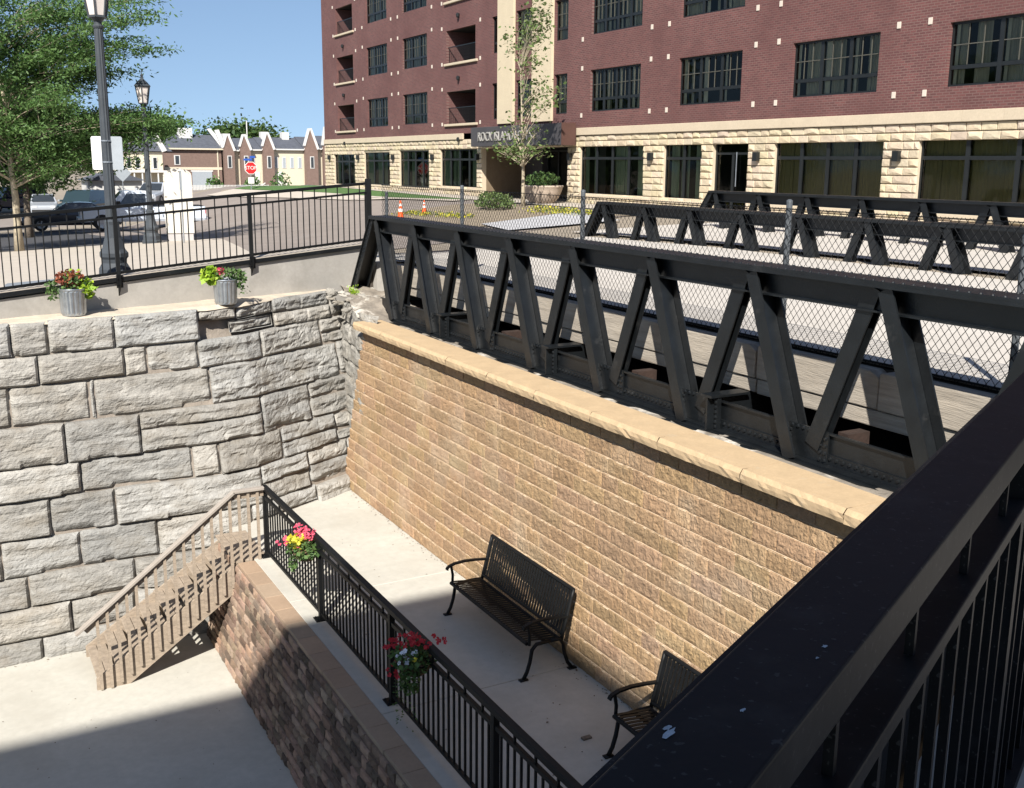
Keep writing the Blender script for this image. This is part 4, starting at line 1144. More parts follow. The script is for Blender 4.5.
GR = {'frame': M['frame']}
def window(ya, yb, za, zb, nsash, cross=.30, grid=True, curtain='curtain', cov=.7, dx=.10):
    """frame with mullions; pane and curtain are its pieces"""
    x = AX + dx; fw_ = .055
    mb = MB()
    mb.box(x, x+.07, ya, ya+fw_, za, zb); mb.box(x, x+.07, yb-fw_, yb, za, zb); mb.box(x, x+.07, ya+fw_, yb-fw_, za, za+fw_); mb.box(x, x+.07, ya+fw_, yb-fw_, zb-fw_, zb)
    w_ = (yb-ya)/nsash; zc = za + (zb-za)*cross
    for i in range(1, nsash):
        y = ya + w_*i; mb.box(x-.005, x+.068, y-.062, y+.062, za+fw_, zb-fw_)
    segs = [(ya+w_*i+(.062 if i else fw_), ya+w_*(i+1)-(.062 if i < nsash-1 else fw_)) for i in range(nsash)]
    mg = MB()
    for a, b in segs:
        if cross: mb.box(x+.002, x+.066, a, b, zc-.05, zc+.05)
        if grid:
            for q in (1, 2): yy = a+(b-a)*q/3; mg.box(x+.012, x+.028, yy-.012, yy+.012, zc+.051, zb-fw_)
            mg.box(x+.010, x+.0265, a, b, (zc+zb)/2-.012, (zc+zb)/2+.012)
    f = mb.build('window', M['frame'], ab)
    if mg.v: mg.build('muntins', M['muntin'], f)
    MB().add([(x+.03, ya+fw_, za+fw_), (x+.03, yb-fw_, za+fw_), (x+.03, yb-fw_, zb-fw_), (x+.03, ya+fw_, zb-fw_)], [(3,2,1,0)]).build('pane', M['glass'], f)
    if cov:
        mb = MB(); y = ya+.05; xc = x+.14
        while y < yb-.08:
            wv = rnd.uniform(.12, .5)
            if rnd.random() < cov:
                e = min(yb-.04, y+wv); n = max(2, int((e-y)/.03))
                for i in range(n):
                    a = y+(e-y)*i/n; b = y+(e-y)*(i+1)/n
                    xa = xc+.018*math.sin(i*1.6); xb = xc+.018*math.sin((i+1)*1.6)
                    zz = za+.03 if curtain != 'curtain' or rnd.random() < 2 else za
                    mb.add([(xa, a, zz), (xb, b, zz), (xb, b, zb-.04), (xa, a, zb-.04)], [(3,2,1,0)])
                y = e
            else: y += wv*.8
        if mb.v: mb.build('curtain', M[curtain], f, True)
    if grid:
        mb = MB()
        for a, b in segs:
            wd_ = rnd.uniform(.10, .24)
            for (p, q) in ((b-wd_, b-.01),) + (((a+.01, a+.10),) if rnd.random() < .4 else ()):
                n = 6
                for i in range(n):
                    y0 = p+(q-p)*i/n; y1 = p+(q-p)*(i+1)/n; xa = x+.10+.012*(i % 2); xb = x+.10+.012*((i+1) % 2)
                    mb.add([(xa, y0, za+.03), (xb, y1, za+.03), (xb, y1, zb-.04), (xa, y0, zb-.04)], [(3,2,1,0)])
        mb.build('drape', M['drape'], f, True)
    return f
for (z0, z1) in rows:
    for c in cols: window(c[0], c[1], z0, z1, c[2], .30, True, 'curtain', rnd.uniform(.45, .75))
    for s in slim: window(s[0], s[1], z0-.03, z1-.02, 1, .28, s[1]-s[0] > 1, 'curtain', .5)
# balconies
for (a, b, c, d) in bholes:
    x = AX; dp = 1.7
    mb = MB()
    mb.add([(x+.161, a, c), (x+.161, b, c), (x+.161, b, d), (x+.161, a, d), (x+dp, a, c), (x+dp, b, c), (x+dp, b, d), (x+dp, a, d)], [(0,1,5,4), (2,3,7,6)], 2)
    mb.add([(x+.161, b, c), (x+.161, b, d), (x+dp, b, d), (x+dp, b, c)], [(0,1,2,3)], 0); mb.add([(x+.161, a, c), (x+.161, a, d), (x+dp, a, d), (x+dp, a, c)], [(3,2,1,0)], 2)
    mb.add([(x+dp, a, c), (x+dp, b, c), (x+dp, b, d), (x+dp, a, d)], [(3,2,1,0)], 2)  # back, floor, ceiling and near jamb blackened for their shade
    bo = mb.build('balcony', [M['brickX'], M['bandstone'], M['void']], ab)
    MB().bev(x-.10, x+.12, a-.25, b+.12, c-.115, c-.003, .01).build('sill', M['bandstone'], bo)
    mb = MB(); mb.box(x+.10, x+.13, a, b, c+.75, c+.79)
    y = a+.1
    while y < b: mb.box(x+.108, x+.122, y-.006, y+.006, c, c+.75); y += .12
    mb.build('balcony_rail', M['frame'], bo)
    for (yy) in ((a+b)/2+.1,):
        m2 = MB(); m2.lathe((x-.10, yy, c-.75), [(.05, -.12), (.08, -.06), (.085, .05), (.04, .1)], 8); m2.box(x-.06, x, yy-.03, yy+.03, c-.74, c-.68); m2.build('wall_light', M['frame'], ab)

# cream stair bay strips
mb = MB()
for (a, b) in ((38.50, 40.12), (41.78, 43.22)): mb.box(AX-.12, AX+.02, a, b, 7.32, ZTOP-.3)
mb.build('cream_panel', M['cream'], ab)

# band stone
for (a, b) in ((GY0, 37.15), (46.9, GY1+.02)):
    mb = MB(); y = a
    while y < b: e = min(b, y+1.2); mb.bev(AX-.07, AX+.02, y+.003, e-.003, 6.70, 6.985, .008); y = e
    mb.build('stone_band', M['bandstone'], ab)
# ground floor openings
gw = [(61.95, 65.75, 4.15, 6.12, 3), (56.35, 60.40, 4.3, 6.15, 3), (51.0, 55.0, 4.3, 6.2, 4), (45.5, 49.63, 4.35, 6.24, 4)]
gr_ = [(32.05, 36.40, 4.40, 6.30, 4), (28.75, 30.85, 4.35, 6.31, 2), (20.92, 25.20, 4.40, 6.31, 4), (15.4, 19.72, 4.40, 6.31, 3), (9.6, 13.8, 4.4, 6.31, 4)]
door = (26.40, 28.15, 4.02, 6.34)
entr = (37.3, 45.0, 3.95, 6.34)
gh = [g[:4] for g in gw + gr_] + [door, entr]
mb = MB(); holes_wall(mb, AX+.06, GY0, GY1, ZB-.4, 6.70, gh, .2); mb.build('base_wall', M['mortar'] if False else M['bandstone'], ab)
mb = MB(); r = 0; z = 4.0
while z < 6.69:
    z1_ = min(6.695, z+.222); y = GY0 - rnd.random()*.3
    while y < GY1+.05:
        L = rnd.uniform(.35, .62); a, b = y, min(y+L, GY1+.08); y += L
        segs = [(a, b)]
        for h in gh:
            if h[2] < z+.11 < h[3]:
                ns = []
                for (p, q) in segs:
                    if q <= h[0] or p >= h[1]: ns.append((p, q)); continue
                    if p < h[0]: ns.append((p, h[0]))
                    if q > h[1]: ns.append((h[1], q))
                segs = ns
        for (p, q) in segs:
            if q-p < .05: continue
            g = rnd.uniform(.86, 1.1); t_ = (g, g*rnd.uniform(.96, 1.02), g*rnd.uniform(.9, 1.02)); e = .006; bx = rnd.uniform(.0, .034)
            x0, x1 = AX+.055, AX+.055-rnd.uniform(.05, .065); xm = x1-bx
            vs = [(x0,p+e,z+e),(x0,q-e,z+e),(x0,q-e,z1_-e),(x0,p+e,z1_-e), (x1,p+.02,z+.02),(x1,q-.02,z+.02),(x1,q-.02,z1_-.02),(x1,p+.02,z1_-.02),
                  (xm, p+(q-p)*rnd.uniform(.2,.4), z+rnd.uniform(.05,.10)), (xm+rnd.uniform(-.01,.01), p+(q-p)*rnd.uniform(.6,.8), z+rnd.uniform(.05,.10)), (xm, (p+q)/2, z1_-rnd.uniform(.04,.09))]
            mb.add(vs, [(0,4,5,1)[::1],(1,5,6,2),(2,6,7,3),(3,7,4,0),(4,8,9,5),(5,9,6),(9,10,6),(6,10,7),(7,10,8,4),(8,10,9)], 0, t_)
    z += .225
mb.build('rock_faced_stone', M['ashlar'], ab)
for g in gw + gr_: MB().bev(AX-.04, AX+.06, g[0]-.1, g[1]+.1, g[2]-.10, g[2]-.002, .008).build('window_ledge', M['bandstone'], ab)
for g in gw: window(g[0], g[1], g[2], g[3], g[4], .74, False, 'greenish', .55, .13)
window(*gr_[0], .74, False, 'greenish', .40, .13); window(*gr_[1], .74, False, 'greenish', .45, .13)
for g in gr_[2:]: window(*g, .74, False, 'blind', 3, .13)
# side door
a, b, c, d = door
f = MB(); f.box(AX+.16, AX+.22, a, a+.07, c, d); f.box(AX+.16, AX+.22, b-.07, b, c, d); f.box(AX+.16, AX+.22, a+.07, b-.07, d-.42, d-.35); f.box(AX+.16, AX+.22, a+.07, b-.07, d-.07, d); f.box(AX+.16, AX+.22, (a+b)/2-.05, (a+b)/2+.05, c, d-.42)
f = f.build('door', M['frame'], ab); MB().add([(AX+.2, a, c), (AX+.2, b, c), (AX+.2, b, d), (AX+.2, a, d)], [(3,2,1,0)]).build('pane', M['glass'], f)
MB().tube([(AX+.12, 27.05, 4.9), (AX+.12, 27.05, 6.0)], .018, 6).build('handle', M['galv'], f)
# recessed main entrance
a, b, c, d = entr; dp = 2.4
mb = MB(); x = AX+.262
mb.add([(x, a, c), (x, b, c), (x, b, d), (x, a, d), (x+dp, a, c), (x+dp, b, c), (x+dp, b, d), (x+dp, a, d)], [(1,2,6,5), (2,3,7,6), (3,0,4,7)], 0)
mb.build('entrance_recess', mat('entrance_shade_brown', (.17, .125, .08)), ab)  # recess walls darkened in colour for the shade under the canopy
mb = MB(); mb.add([(x+dp-.01, a, c), (x+dp-.01, b, c), (x+dp-.01, b, d), (x+dp-.01, a, d)], [(3,2,1,0)]); mb.build('entrance_back', M['void'], ab)
for (p, q) in ((38.2, 40.2), (41.2, 43.2)):
    f = MB(); f.box(x+dp-.12, x+dp-.05, p, p+.08, c, 6.2); f.box(x+dp-.12, x+dp-.05, q-.08, q, c, 6.2); f.box(x+dp-.12, x+dp-.05, (p+q)/2-.05, (p+q)/2+.05, c, 6.2); f.box(x+dp-.12, x+dp-.05, p, q, 6.12, 6.2)
    f = f.build('entrance_door', M['frame'], ab); MB().add([(x+dp-.08, p, c), (x+dp-.08, q, c), (x+dp-.08, q, 6.2), (x+dp-.08, p, 6.2)], [(3,2,1,0)]).build('pane', M['glass'], f)
for (p, q) in ((40.35, 41.1), (43.35, 44.9)): MB().box(x+dp-.3, x+dp-.02, p, q, c, d-.01).build('entrance_pier', M['canopy'], ab)
# canopy with its letters
CXo = 22.2
mb = MB(); mb.box(CXo, AX-.15, 36.5, 44.5, 6.32, 7.17); cn = mb.build('canopy', M['canopy'], ab); bevel(cn, .01)
MB().box(CXo-.006, AX-.145, 36.46, 36.495, 6.31, 7.18).build('canopy_end', M['rustpanel'], ab)
cu = bpy.data.curves.new('sign_lettering', 'FONT'); cu.body = 'ROCK ISLAND LOFTS'; cu.size = .56; cu.extrude = .02; cu.align_x = 'LEFT'; cu.space_character = 1.02
cu.materials.append(M['letter'])
lt_ = bpy.data.objects.new('sign_lettering', cu); COL.objects.link(lt_); lt_.parent = cn
lt_.matrix_local = Matrix(((0, 0, -1, CXo-.03-AX), (-1, 0, 0, 43.75-35), (0, 1, 0, 6.56-4), (0, 0, 0, 1)))
bpy.context.view_layer.update()
wd = max(v[0] for v in lt_.bound_box) - min(v[0] for v in lt_.bound_box); lt_.scale = (4.9/wd, 1, 1); to_mesh(lt_, cn)
for y in (31.5, 25.9, 20.35, 37.0, 50.4, 55.7, 61.2, 66.4, 45.3):
    mb = MB(); mb.box(AX-.16, AX-.02, y-.10, y+.10, 5.72, 6.0); mb.box(AX-.02, AX+.03, y-.05, y+.05, 5.8, 5.92); mb.build('wall_light', M['frame'], ab)
# ------------------------------------------------------------ street lamps
def street_lamp(x, y, label, boards):
    z = gz(x, y)
    t = thing('street_lamp', label, 'street lamp', (x, y, z), 'black lantern street lamps')
    mb = MB(); mb.lathe((x, y, z), [(.30, 0), (.30, .10), (.27, .13), (.26, .24), (.20, .34), (.205, .40), (.235, .44), (.235, .50), (.19, .56), (.135, .74), (.12, .95), (.125, 1.0), (.10, 1.03)], 8, rot=.3); mb.build('base', M['lamp'], t)
    mb = MB(); n = 24; vs = []; hs = [1.0, 2, 3, 4.02]; rs = [.088, .082, .074, .066]
    for h, r in zip(hs, rs):
        for k in range(n): a = 2*PI*k/n; rr = r*(1 if k % 2 else .9); vs.append((x+rr*math.cos(a), y+rr*math.sin(a), z+h))
    mb.add(vs, [(i*n+k, i*n+(k+1) % n, i*n+n+(k+1) % n, i*n+n+k) for i in range(3) for k in range(n)])
    mb.lathe((x, y, z+3.98), [(.075, 0), (.085, .03), (.06, .06), (.06, .10), (.10, .14), (.13, .18)], 12); mb.build('pole', M['lamp'], t)
    zl = z+4.15
    mb = MB()
    for k in range(6):
        a = PI*k/3+.2; mb.bar((x+.135*math.cos(a), y+.135*math.sin(a), zl), (x+.215*math.cos(a), y+.215*math.sin(a), zl+.48), .024, .024)
        b = a+PI/3
        for r_, zz in ((.137, zl), (.217, zl+.48)): mb.bar((x+r_*math.cos(a), y+r_*math.sin(a), zz), (x+r_*math.cos(b), y+r_*math.sin(b), zz), .026, .03)
    mb.lathe((x, y, zl+.49), [(.25, 0), (.25, .02), (.16, .12), (.07, .20), (.04, .24), (.035, .28), (.05, .31), (.03, .34), (.012, .37), (.006, .48)], 6, rot=.2)
    mb.lathe((x, y, zl-.02), [(.13, 0), (.14, .02)], 6, rot=.2)
    la = mb.build('lantern', M['lamp'], t)
    mb = MB(); mb.lathe((x, y, zl+.02), [(.130, 0), (.204, .44)], 6, rot=.2); mb.build('glass', M['lampglass'], la)
    if boards:
        for (s, m) in ((-1, 'white'), (1, 'grey')):  # both boards are white; the right one is greyed for its shaded face
            mb = MB(); c = Vector((x, y, z+2.08)) + Vector((.876, -.482, 0))*s*.155
            d = Vector((.80, -.60, 0)) if s < 0 else Vector((.93, -.36, 0)); nn = Vector((-d.y, d.x, 0))
            def P(a, b, k): return c + d*a + Vector((0, 0, b)) + nn*k
            w_, h_ = .095, .26
            poly = [P(-w_, -h_+.02, 0), P(-w_+.02, -h_, 0), P(w_-.02, -h_, 0), P(w_, -h_+.02, 0), P(w_, h_-.02, 0), P(w_-.02, h_, 0), P(-w_+.02, h_, 0), P(-w_, h_-.02, 0)]
            mb.prism(poly, nn*.012); mb.build('board', M[m], t)
        mb = MB()
        for dz in (1.93, 2.26): mb.lathe((x, y, z+dz), [(.088, 0), (.088, .02)], 16)
        mb.build('clamp_band', M['galv'], t)
street_lamp(2.57, 18.15, 'near tall dark street lamp with two small boards clamped to its pole', True)
street_lamp(5.88, 33.6, 'farther dark street lamp whose whole lantern shows against the sky', False)

# ------------------------------------------------------------ vehicles (x is the length, nose towards -x)
def loft(mb, secs, mi=0):
    """secs: list of closed outlines with equal counts"""
    n = len(secs[0]); vs = [p for s in secs for p in s]; fs = []
    for i in range(len(secs)-1):
        for k in range(n): l = (k+1) % n; fs.append((i*n+k, i*n+n+k, i*n+n+l, i*n+l))
    fs += [tuple(range(n)), tuple(reversed(range((len(secs)-1)*n, len(secs)*n)))]
    mb.add(vs, fs, mi)
def carbody(prof, hw, zb=.28):
    """prof: (x, z_top) list; returns a lofted lower body"""
    secs = []
    for x, z, w in prof:
        w *= hw; secs.append([(x, -w*.93, zb), (x, -w, zb+.12), (x, -w, z-.14), (x, -w*.93, z-.03), (x, -w*.7, z), (x, w*.7, z), (x, w*.93, z-.03), (x, w, z-.14), (x, w, zb+.12), (x, w*.93, zb)])
    mb = MB(); loft(mb, secs); return mb
def wheels(t, xs_, hw, r=.33):
    for x in xs_:
        for s in (-1, 1):
            y = s*(hw-.10)
            def disc(mb, r0, r1, ya, yb, n=20):
                vs = []
                for (rr, yy) in ((r1, ya), (r0, ya), (r0, yb), (r1, yb)):
                    for k in range(n): a = 2*PI*k/n; vs.append((x+rr*math.cos(a), yy, r+rr*math.sin(a)))
                fs = [(i*n+k, i*n+(k+1) % n, ((i+1) % 4)*n+(k+1) % n, ((i+1) % 4)*n+k) for i in range(4) for k in range(n)]
                mb.add(vs, fs)
            mb = MB(); disc(mb, r, r*.62, y-.11, y+.11); wo_ = mb.build('wheel', M['tyre'], t)
            mb = MB(); mb.add([(x+r*.62*math.cos(2*PI*k/16), y+s*.09, r+r*.62*math.sin(2*PI*k/16)) for k in range(16)] + [(x, y+s*.06, r)], [(k, (k+1) % 16, 16) for k in range(16)])
            for k in range(5):
                a = 2*PI*k/5; mb.bar((x, y+s*.10, r), (x+r*.58*math.cos(a), y+s*.10, r+r*.58*math.sin(a)), .05, .03, up=(0, 1, 0))
            mb.build('rim', M['rim'], wo_)
def place(t, x, y, rz, sink=0):
    t.location = (x, y, gz(x, y)+.03-sink); t.rotation_euler.z = rz
    return t
def sedan(label, paintm, L=4.6, suv=False):
    t = thing('parked_car', label, 'car', (0, 0, 0)); hw = .88 if not suv else .93; zt = .92 if not suv else 1.08; roof = 1.40 if not suv else 1.78
    h = L/2
    prof = [(-h, .62, .80), (-h+.12, .74, .92), (-h+.9, zt-.08, 1), (-h+1.45, zt, 1), (h-1.1, zt+.02, 1), (h-.25, zt if not suv else zt+.02, .97), (h-.05, .80, .92), (h, .66, .86)]
    carbody(prof, hw).build('body', paintm, t, False)
    # greenhouse
    gx = [(-h+1.35, zt-.03, .80), (-h+2.05, roof-.03, .70), (-h+2.7, roof, .68), (h-1.35, roof-.03, .68), (h-(.55 if not suv else .12), zt-.02, .78)] if not suv else \
         [(-h+1.25, zt-.03, .84), (-h+1.85, roof-.05, .76), (-h+2.6, roof, .75), (h-.5, roof-.05, .75), (h-.14, zt-.02, .82)]
    mb = MB(); secs = []
    for x, z, w in gx: secs.append([(x, -hw*.93, zt-.05), (x, -hw*w-.02, z), (x, hw*w+.02, z), (x, hw*.93, zt-.05)])
    loft(mb, secs); mb.build('roof', paintm, t)
    # side windows, proud by a little
    for s in (-1, 1):
        mb = MB(); x0, x1 = -h+1.75, h-(1.0 if not suv else .45); mid = (x0+x1)/2
        zlo, zhi = zt+.02, roof-.10; yl = s*(hw*.93-.0+.006); 
        def yy(z): f = (z-(zt-.05))/(roof-(zt-.05)); return s*((hw*.93)*(1-f) + (hw*.70+.02)*f + .012)
        for (a, b, c, d) in ((x0, mid-.04, x0+.38, mid-.04), (mid+.04, x1, mid+.04, x1-.32)):
            mb.add([(a, yy(zlo), zlo), (b, yy(zlo), zlo), (d, yy(zhi), zhi), (c, yy(zhi), zhi)], [(0,1,2,3)])
        mb.build('side_window', M['carglass'], t)
    mb = MB(); k = .02
    mb.add([(-h+1.38, -hw*.78, zt+.02), (-h+1.38, hw*.78, zt+.02), (-h+2.0, hw*.66, roof-.06), (-h+2.0, -hw*.66, roof-.06)], [(0,1,2,3)])
    mb.v = [(x-.03, y, z+.02) for x, y, z in mb.v]; mb.build('windscreen', M['carglass'], t)
    mb = MB(); xe = (h-.62, h-1.30) if not suv else (h-.15, h-.45)
    mb.add([(xe[0]+.03, -hw*.74, zt+.04), (xe[0]+.03, hw*.74, zt+.04), (xe[1]+.03, hw*.62, roof-.08), (xe[1]+.03, -hw*.62, roof-.08)], [(3,2,1,0)]); mb.build('rear_window', M['carglass'], t)
    for s in (-1, 1):
        MB().box(-h-.01, -h+.18, s*hw*.62-.14, s*hw*.62+.14, .60, .72).build('headlight', M['headl'], t); MB().box(h-.10, h+.012, s*hw*.66-.13, s*hw*.66+.13, .68, .82).build('tail_light', M['lightred'], t)
        MB().bev(-h+1.6, -h+1.75, s*(hw+.08)-.08, s*(hw+.08)+.08, zt, zt+.12, .02).build('mirror', paintm, t)
    wheels(t, (-h+.85, h-.9), hw)
    mb = MB(); mb.box(-h-.05, -h+.1, -hw*.8, hw*.8, .30, .48); mb.box(h-.1, h+.05, -hw*.8, hw*.8, .34, .52); mb.build('bumper', M['tyre'], t)
    return t
def pickup(label):
    t = thing('pickup_truck', label, 'pickup truck', (0, 0, 0)); hw = .93; h = 2.75
    carbody([(-h, .85, .88), (-h+.15, 1.0, .96), (-h+1.25, 1.12, 1), (-h+1.3, 1.14, 1), (-h+3.05, 1.14, 1), (-h+3.08, 1.10, 1), (h-.05, 1.10, 1), (h, 1.08, .98)], hw, .42).build('body', M['carWhite'], t)
    mb = MB(); mb.box(-h+3.15, h-.06, -hw+.10, hw-.10, 1.101, 1.106); mb.build('cargo_bed', M['tyre'], t)
    mb = MB(); secs = []
    for x, z, w in [(-h+1.25, 1.15, .90), (-h+1.85, 1.78, .78), (-h+2.2, 1.82, .77), (-h+2.85, 1.80, .77), (-h+3.05, 1.72, .78), (-h+3.08, 1.12, .88)]: secs.append([(x, -hw*.92, 1.08), (x, -hw*w, z), (x, hw*w, z), (x, hw*.92, 1.08)])
    loft(mb, secs); mb.build('cab', M['carWhite'], t)
    def yy(z, s): f = (z-1.08)/.72; return s*(hw*.92*(1-f)+hw*.77*f+.012)
    for s in (-1, 1):
        mb = MB(); a, b = -h+1.68, -h+2.85
        mb.add([(a, yy(1.20, s), 1.20), (b, yy(1.20, s), 1.20), (b, yy(1.68, s), 1.68), (a+.36, yy(1.68, s), 1.68)], [(0,1,2,3)]); mb.build('side_window', M['carglass'], t)
        mb = MB(); mb.box(-h+2.62, -h+2.80, s*(hw+.004)-.012, s*(hw+.004)+.012, .98, 1.02); mb.build('door_handle', M['tyre'], t)
        MB().bev(-h+1.55, -h+1.72, s*(hw+.12)-.09, s*(hw+.12)+.09, 1.15, 1.36, .02).build('mirror', M['tyre'], t)
        MB().box(-h-.015, -h+.1, s*.72-.14, s*.72+.14, .74, .90).build('headlight', M['headl'], t); MB().box(h-.1, h+.012, s*.83-.09, s*.83+.09, .75, 1.0).build('tail_light', M['lightred'], t)
    MB().add([(-h+1.27, -hw*.82, 1.2), (-h+1.27, hw*.82, 1.2), (-h+1.80, hw*.72, 1.73), (-h+1.80, -hw*.72, 1.73)], [(0,1,2,3)]).build('windscreen', M['carglass'], t)
    MB().add([(-h+3.10, -hw*.72, 1.22), (-h+3.10, hw*.72, 1.22), (-h+3.08, hw*.66, 1.66), (-h+3.08, -hw*.66, 1.66)], [(0,1,2,3)]).build('rear_window', M['carglass'], t)
    mb = MB(); mb.box(h-.02, h+.14, -hw*.92, hw*.92, .42, .58); mb.box(-h-.10, -h+.05, -hw*.92, hw*.92, .42, .60); mb.build('bumper', M['rim'], t)
    wheels(t, (-h+.92, h-1.15), hw, .38)
    return t
place(pickup('pale blue-white pickup truck parked behind the two street lamps'), 8.75, 52.0, math.radians(-4))
place(sedan('dark sedan parked just left of the white pickup truck in tree shade', M['carDark']), 6.3, 57.8, math.radians(-6))
place(sedan('dark blue van-shaped car at the far left under the trees', M['carBlue'], 4.7, True), 5.4, 84, math.radians(15))
place(sedan('dark teal sport utility car seen over the roof of the dark sedan', M['carTeal'], 4.7, True), 8.3, 70.0, math.radians(60))
place(sedan('small silver car parked far back behind the dark sedan', M['carSilver'], 4.2), 6.6, 76.0, math.radians(85))
place(sedan('silver car half hidden behind the white monument board', M['carSilver'], 4.4), 12.6, 70.0, math.radians(60))
place(sedan('small dark car parked in front of the row houses near the brick corner', M['carDark'], 4.3), 29.5, 92.0, math.radians(10))
place(sedan('small grey car parked in front of the row houses beside the stop sign', M['carSilver'], 4.3), 24.0, 93.0, math.radians(8))

# ------------------------------------------------------------ monument board, signs, cones
kx, ky = 6.82, 34.0; kz = gz(kx, ky)
t = thing('monument_board', 'white round-topped monument board standing beside the farther street lamp', 'monument', (kx, ky, kz))
d = Vector((.98, -.20, 0)); nn = Vector((.20, .98, 0)); hw = .42
poly = [Vector((kx, ky, kz+.25)) - d*hw, Vector((kx, ky, kz+.25)) + d*hw]
ht = 5.36 - kz
for k in range(13):
    a = PI*k/12; poly.append(Vector((kx, ky, kz + ht - .22 + .22*math.sin(a))) + d*hw*math.cos(a))
mb = MB(); mb.prism(poly, nn*.42); mb.build('board', M['kiosk'], t)
mb = MB()
a = Vector((kx, ky, kz)) - d*(hw-.03) + nn*.03; b = Vector((kx, ky, kz)) + d*(hw-.03) + nn*.03
mb.prism([a, b, b+nn*.36, a+nn*.36], (0, 0, .25)); mb.build('plinth', M['kioskside'], t)
px, py_ = 6.55, 32.2; pz = gz(px, py_)
t = thing('thin_sign_post', 'thin pale sign post seen edge-on in front of the white monument board', 'sign post', (px, py_, pz))
MB().tube([(px, py_, pz), (px, py_, 5.30)], .022, 8).build('post', M['galv'], t); MB().box(px-.006, px+.006, py_-.15, py_+.15, 4.75, 5.28).build('sign_plate', M['grey'], t)

def sign_text(body, size, loc, parent, m, w=None):
    cu = bpy.data.curves.new('sign_lettering', 'FONT'); cu.body = body; cu.size = size; cu.extrude = .003; cu.align_x = 'CENTER'; cu.align_y = 'CENTER'
    cu.materials.append(m); o = bpy.data.objects.new('sign_lettering', cu); COL.objects.link(o); o.parent = parent
    l = Vector(loc) - ORG[parent]; o.matrix_local = Matrix(((1, 0, 0, l.x), (0, 0, -1, l.y), (0, 1, 0, l.z), (0, 0, 0, 1))); return to_mesh(o, parent)
sx, sy = 17.42, 65.0; sz = gz(sx, sy)
t = thing('stop_sign', 'red octagonal stop sign with two blue street-name blades above it', 'stop sign', (sx, sy, sz))
MB().tube([(sx, sy, sz), (sx, sy, 5.75)], .035, 8).build('post', M['galv'], t)
zc = 5.18
def octo(r, y): return [(sx+r*math.cos(PI/8+PI*k/4), y, zc+r*math.sin(PI/8+PI*k/4)) for k in range(8)]
fa = MB().prism(octo(.40, sy-.06), (0, .012, 0)).build('sign_plate', M['white'], t); MB().prism(octo(.365, sy-.066), (0, .005, 0)).build('sign_face', M['stopred'], fa)
sign_text('STOP', .30, (sx, sy-.072, zc), fa, M['white'])
MB().box(sx-.42, sx+.10, sy-.05, sy-.03, 5.62, 5.74).build('name_blade', M['signblue'], t); MB().box(sx-.02, sx+.30, sy+.0, sy+.02, 5.77, 5.90).build('name_blade', M['signblue'], t)
MB().box(sx-.18, sx+.18, sy-.05, sy-.035, 4.25, 4.62).build('small_plate', M['white'], t)
dx_, dy_ = 9.2, 60.0; dz_ = gz(dx_, dy_)
t = thing('diamond_sign', 'grey back of a diamond-shaped road sign right of the near street lamp', 'road sign', (dx_, dy_, dz_))
MB().tube([(dx_, dy_+.05, dz_), (dx_, dy_+.05, 5.2)], .03, 8).build('post', M['galv'], t)
MB().prism([(dx_-.46, dy_, 4.92), (dx_, dy_, 4.46), (dx_+.46, dy_, 4.92), (dx_, dy_, 5.38)], (0, .012, 0)).build('sign_plate', M['grey'], t)

def cone(x, y, s, label, z=None):
    z = gz(x, y)+.03 if z is None else z
    t = thing('traffic_cone', label, 'traffic cone', (x, y, z), 'orange traffic cones')
    mb = MB(); mb.bev(x-.19*s, x+.19*s, y-.19*s, y+.19*s, z, z+.04*s, .01); mb.build('base', M['orange'], t)
    mb = MB(); mb.lathe((x, y, z+.04*s), [(.14*s, 0), (.13*s, .04*s), (.085*s, .32*s), (.03*s, .70*s), (.025*s, .72*s)], 16); mb.build('cone_body', M['orange'], t, True)
    mb = MB(); mb.lathe((x, y, z+.04*s), [(.0885*s, .32*s), (.0855*s, .33*s), (.071*s, .43*s), (.066*s, .43*s)], 16); mb.lathe((x, y, z+.04*s), [(.0585*s, .52*s), (.047*s, .60*s), (.044*s, .60*s)], 16); mb.build('white_band', M['conewhite'], t)
cone(13.75, 32.8, .92, 'larger orange cone with white bands just beyond the left end of the near truss')
cone(15.5, 34.8, .66, 'smaller white-banded orange cone to the right of and behind the larger one')

